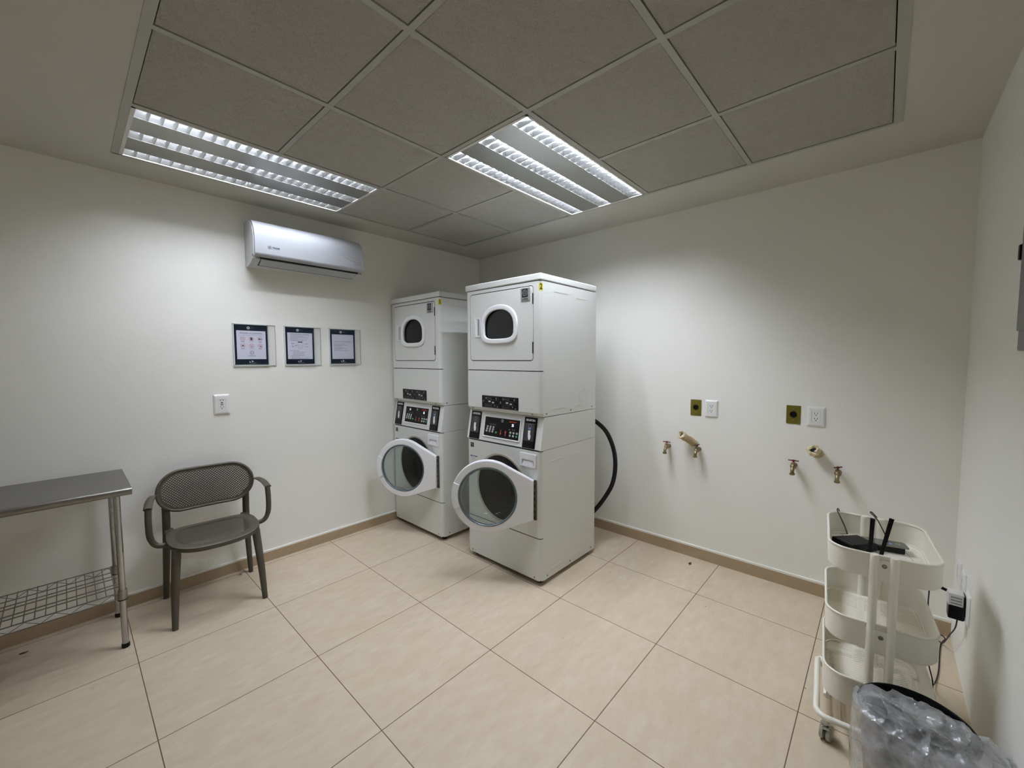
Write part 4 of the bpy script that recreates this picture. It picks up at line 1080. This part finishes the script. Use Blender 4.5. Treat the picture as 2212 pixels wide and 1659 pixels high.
# ---------------------------------------------------------------- waste bin and bag
BX, BY, BZ, BR = -1.353, -3.372, .360, .136
t = thing('waste_bin', 'round black plastic waste bin in front of the trolley', 'bin', (BX, BY, 0))
b = MB(); b.T = Matrix.Translation((BX, BY, 0))
b.lathe([(0, .002), (.100, .0), (.104, .004), (BR - .005, BZ - .014), (BR, BZ - .012), (BR + .001, BZ), (BR - .003, BZ + .002), (BR - .006, BZ - .002), (BR - .0085, BZ - .02), (.100, .008), (0, .008)], m_black, 64); b.build('bucket', t)
def mat_bag():
    n = NT('bag_film'); p = n.pos(True)
    h = n.math('ADD', n.noise(p, 22, 5, .6), n.math('MULTIPLY', n.noise(p, 80, 3, .5), .35))
    bp = n.bump(h, .35, .012)
    tr = n.n('ShaderNodeBsdfTransparent'); tr.inputs[0].default_value = (.93, .94, .95, 1)
    d = n.bsdf(lin('d8dadc'), .14, 0, .6, bp); gl = n.n('ShaderNodeBsdfGlossy'); gl.inputs['Roughness'].default_value = .10; n.link(bp, gl.inputs['Normal'])
    wr_ = n.ramp(n.noise(p, 14, 6, .7), .35, .72)
    f = n.math('ADD', .12, n.math('MULTIPLY', wr_, .38))
    m1 = n.n('ShaderNodeMixShader'); n.link(f, m1.inputs[0]); n.link(tr.outputs[0], m1.inputs[1]); n.link(d, m1.inputs[2])
    fr = schlick(n, .05, bp)
    m2 = n.n('ShaderNodeMixShader'); n.link(fr, m2.inputs[0]); n.link(m1.outputs[0], m2.inputs[1]); n.link(gl.outputs[0], m2.inputs[2])
    return n.done(m2.outputs[0])
m_bag = mat_bag()
def ridged(v): return 1 - abs(noise.noise(v)) * 2
def bag_layer(seed, amp, grow):
    vs, fs = [], []; na, nr = 168, 64
    for i in range(nr + 1):
        s = i / nr
        for k in range(na):
            a = 2 * PI * k / na; ca_, sa = math.cos(a), math.sin(a)
            left = max(0., sa); near = max(0., -ca_); back = max(0., ca_); right = max(0., -sa)
            j = Vector((ca_ * 1.3 + seed, sa * 1.3, s * 1.2))
            wob = noise.noise(j * 2.1) 
            if s < .55:                                              # mound filling the mouth
                u = s / .55; rr = u * (BR - .006) * (1 - .62 * back ** .6) ; z = BZ + (.040 + grow) * (1 - u * u) * (1 - .9 * back) - .040 * back * u + .014 * u * near
            else:                                                    # skirt thrown over the rim, hanging outside on the near side
                u = (s - .55) / .45
                if ca_ > .30:
                    rr = (BR - .006) * (1 - .62 * back ** .6) ; z = BZ - .040 * back - .10 * u * min(1, (ca_ - .30) / .3 + .25)
                    rr *= (1 - .12 * u)
                else:
                    g_ = min(1, (.30 - ca_) / .35)
                    rr = BR + .008 + (.016 + grow * .6 + .055 * right + .02 * near) * math.sin(u * PI * .8) * g_ * (1 - .9 * left ** .6); z = BZ + .014 * near + .016 * math.sin(u * PI) * g_ - (.23 * u ** 1.3) * g_ - .02 * u
            x, y = BX + rr * ca_, BY + rr * sa
            v = Vector((x, y, z)); q = v * 9 + Vector((seed * 3, 0, 0))
            edge = min(1., s * 3)
            dd = noise.voronoi(q * 1.5 + noise.noise_vector(q * 1.3) * .5)[0]; dd2 = noise.voronoi(q * 3.4)[0]
            dsp = amp * (1.1 * max(0., .45 - (dd[1] - dd[0])) / .45 + .16 * max(0., .4 - (dd2[1] - dd2[0])) / .4 + noise.noise(q * 1.2) - .3)
            outw = Vector((ca_, sa, .8)) if s < .55 else Vector((ca_, sa, .2))
            if ca_ > .3: dsp = -abs(dsp) * .6
            elif s >= .5: dsp = abs(dsp) * (1 - .75 * left ** .6)
            v = v + outw * dsp
            if v.y < WY + .006: v.y = WY + .006
            vs.append(v)
    for i in range(nr):
        for k in range(na):
            l = (k + 1) % na; fs.append((i * na + k, i * na + l, (i + 1) * na + l, (i + 1) * na + k))
    return vs, fs
t2 = MB(); vs, fs = bag_layer(.7, .020, .012); t2.raw(vs, fs, m_bag); vs, fs = bag_layer(4.1, .022, -.012); t2.raw(vs, fs, m_bag)
o = t2.build('plastic_bag', None, smooth=70, recalc=False); tag(o, 'crumpled clear plastic bag bulging over the black waste bin', 'bag')

# ---------------------------------------------------------------- bits on the floor
m_bug = M('dry_leaf_brown', '4a3f2c', .8, var=.3)
def scrap(x, y, s, label, seed):
    b = MB(); rnd = random.Random(seed); vs = []; n = 9
    for k in range(n):
        a = 2 * PI * k / n; r = s * rnd.uniform(.35, 1.) * (1.6 if k % 4 == 0 else 1); vs.append((x + r * math.cos(a), y + r * math.sin(a) * .6, rnd.uniform(.0015, s * .35)))
    vs += [(x, y, s * .5), (x, y, .0008)]
    b.raw(vs, [(k, (k + 1) % n, n) for k in range(n)] + [((k + 1) % n, k, n + 1) for k in range(n)], m_bug)
    o = b.build('debris', None, smooth=0); tag(o, label, 'debris', 'small brown scraps on the floor')
scrap(-.127, -2.293, .022, 'brown dry scrap on the floor below the taps', 1)
scrap(-3.265, -.135, .013, 'brown dry scrap on the floor under the steel table', 2)
scrap(-2.317, -.072, .013, 'tiny dark scrap on the floor behind the chair', 3)

# ---------------------------------------------------------------- world, camera, colour
w = bpy.data.worlds.new('World'); SC.world = w; w.use_nodes = True
w.node_tree.nodes['Background'].inputs[0].default_value = (.02, .02, .02, 1); w.node_tree.nodes['Background'].inputs[1].default_value = 1.
cam = bpy.data.cameras.new('Camera'); cam.sensor_width = 36.; cam.sensor_fit = 'HORIZONTAL'; cam.lens = 880.8215 / 2212 * 36; cam.clip_start = .02
co = bpy.data.objects.new('Camera', cam); COL.objects.link(co)
yaw, pitch, roll = .7393248, .0618624, .0037324
cy_, sy_, cp, sp = math.cos(yaw), math.sin(yaw), math.cos(pitch), math.sin(pitch)
fw = Vector((cy_ * cp, sy_ * cp, -sp)); rt = Vector((sy_, -cy_, 0)); dn = fw.cross(rt)
r2 = rt * math.cos(roll) + dn * math.sin(roll); d2 = dn * math.cos(roll) - rt * math.sin(roll)
mw = Matrix((r2, -d2, -fw)).transposed().to_4x4(); mw.translation = Vector((-3.056457, -3.258951, 1.461101)); co.matrix_world = mw
SC.camera = co
SC.view_settings.view_transform = 'Standard'; SC.view_settings.look = 'None'; SC.view_settings.gamma = 1.; SC.view_settings.use_curve_mapping = False
SC.view_settings.exposure = 0.
cy = SC.cycles
cy.use_denoising = True; cy.max_bounces = 10; cy.diffuse_bounces = 6; cy.glossy_bounces = 5; cy.transmission_bounces = 8; cy.transparent_max_bounces = 16
cy.sample_clamp_indirect = 6.; cy.caustics_reflective = True; cy.caustics_refractive = False;
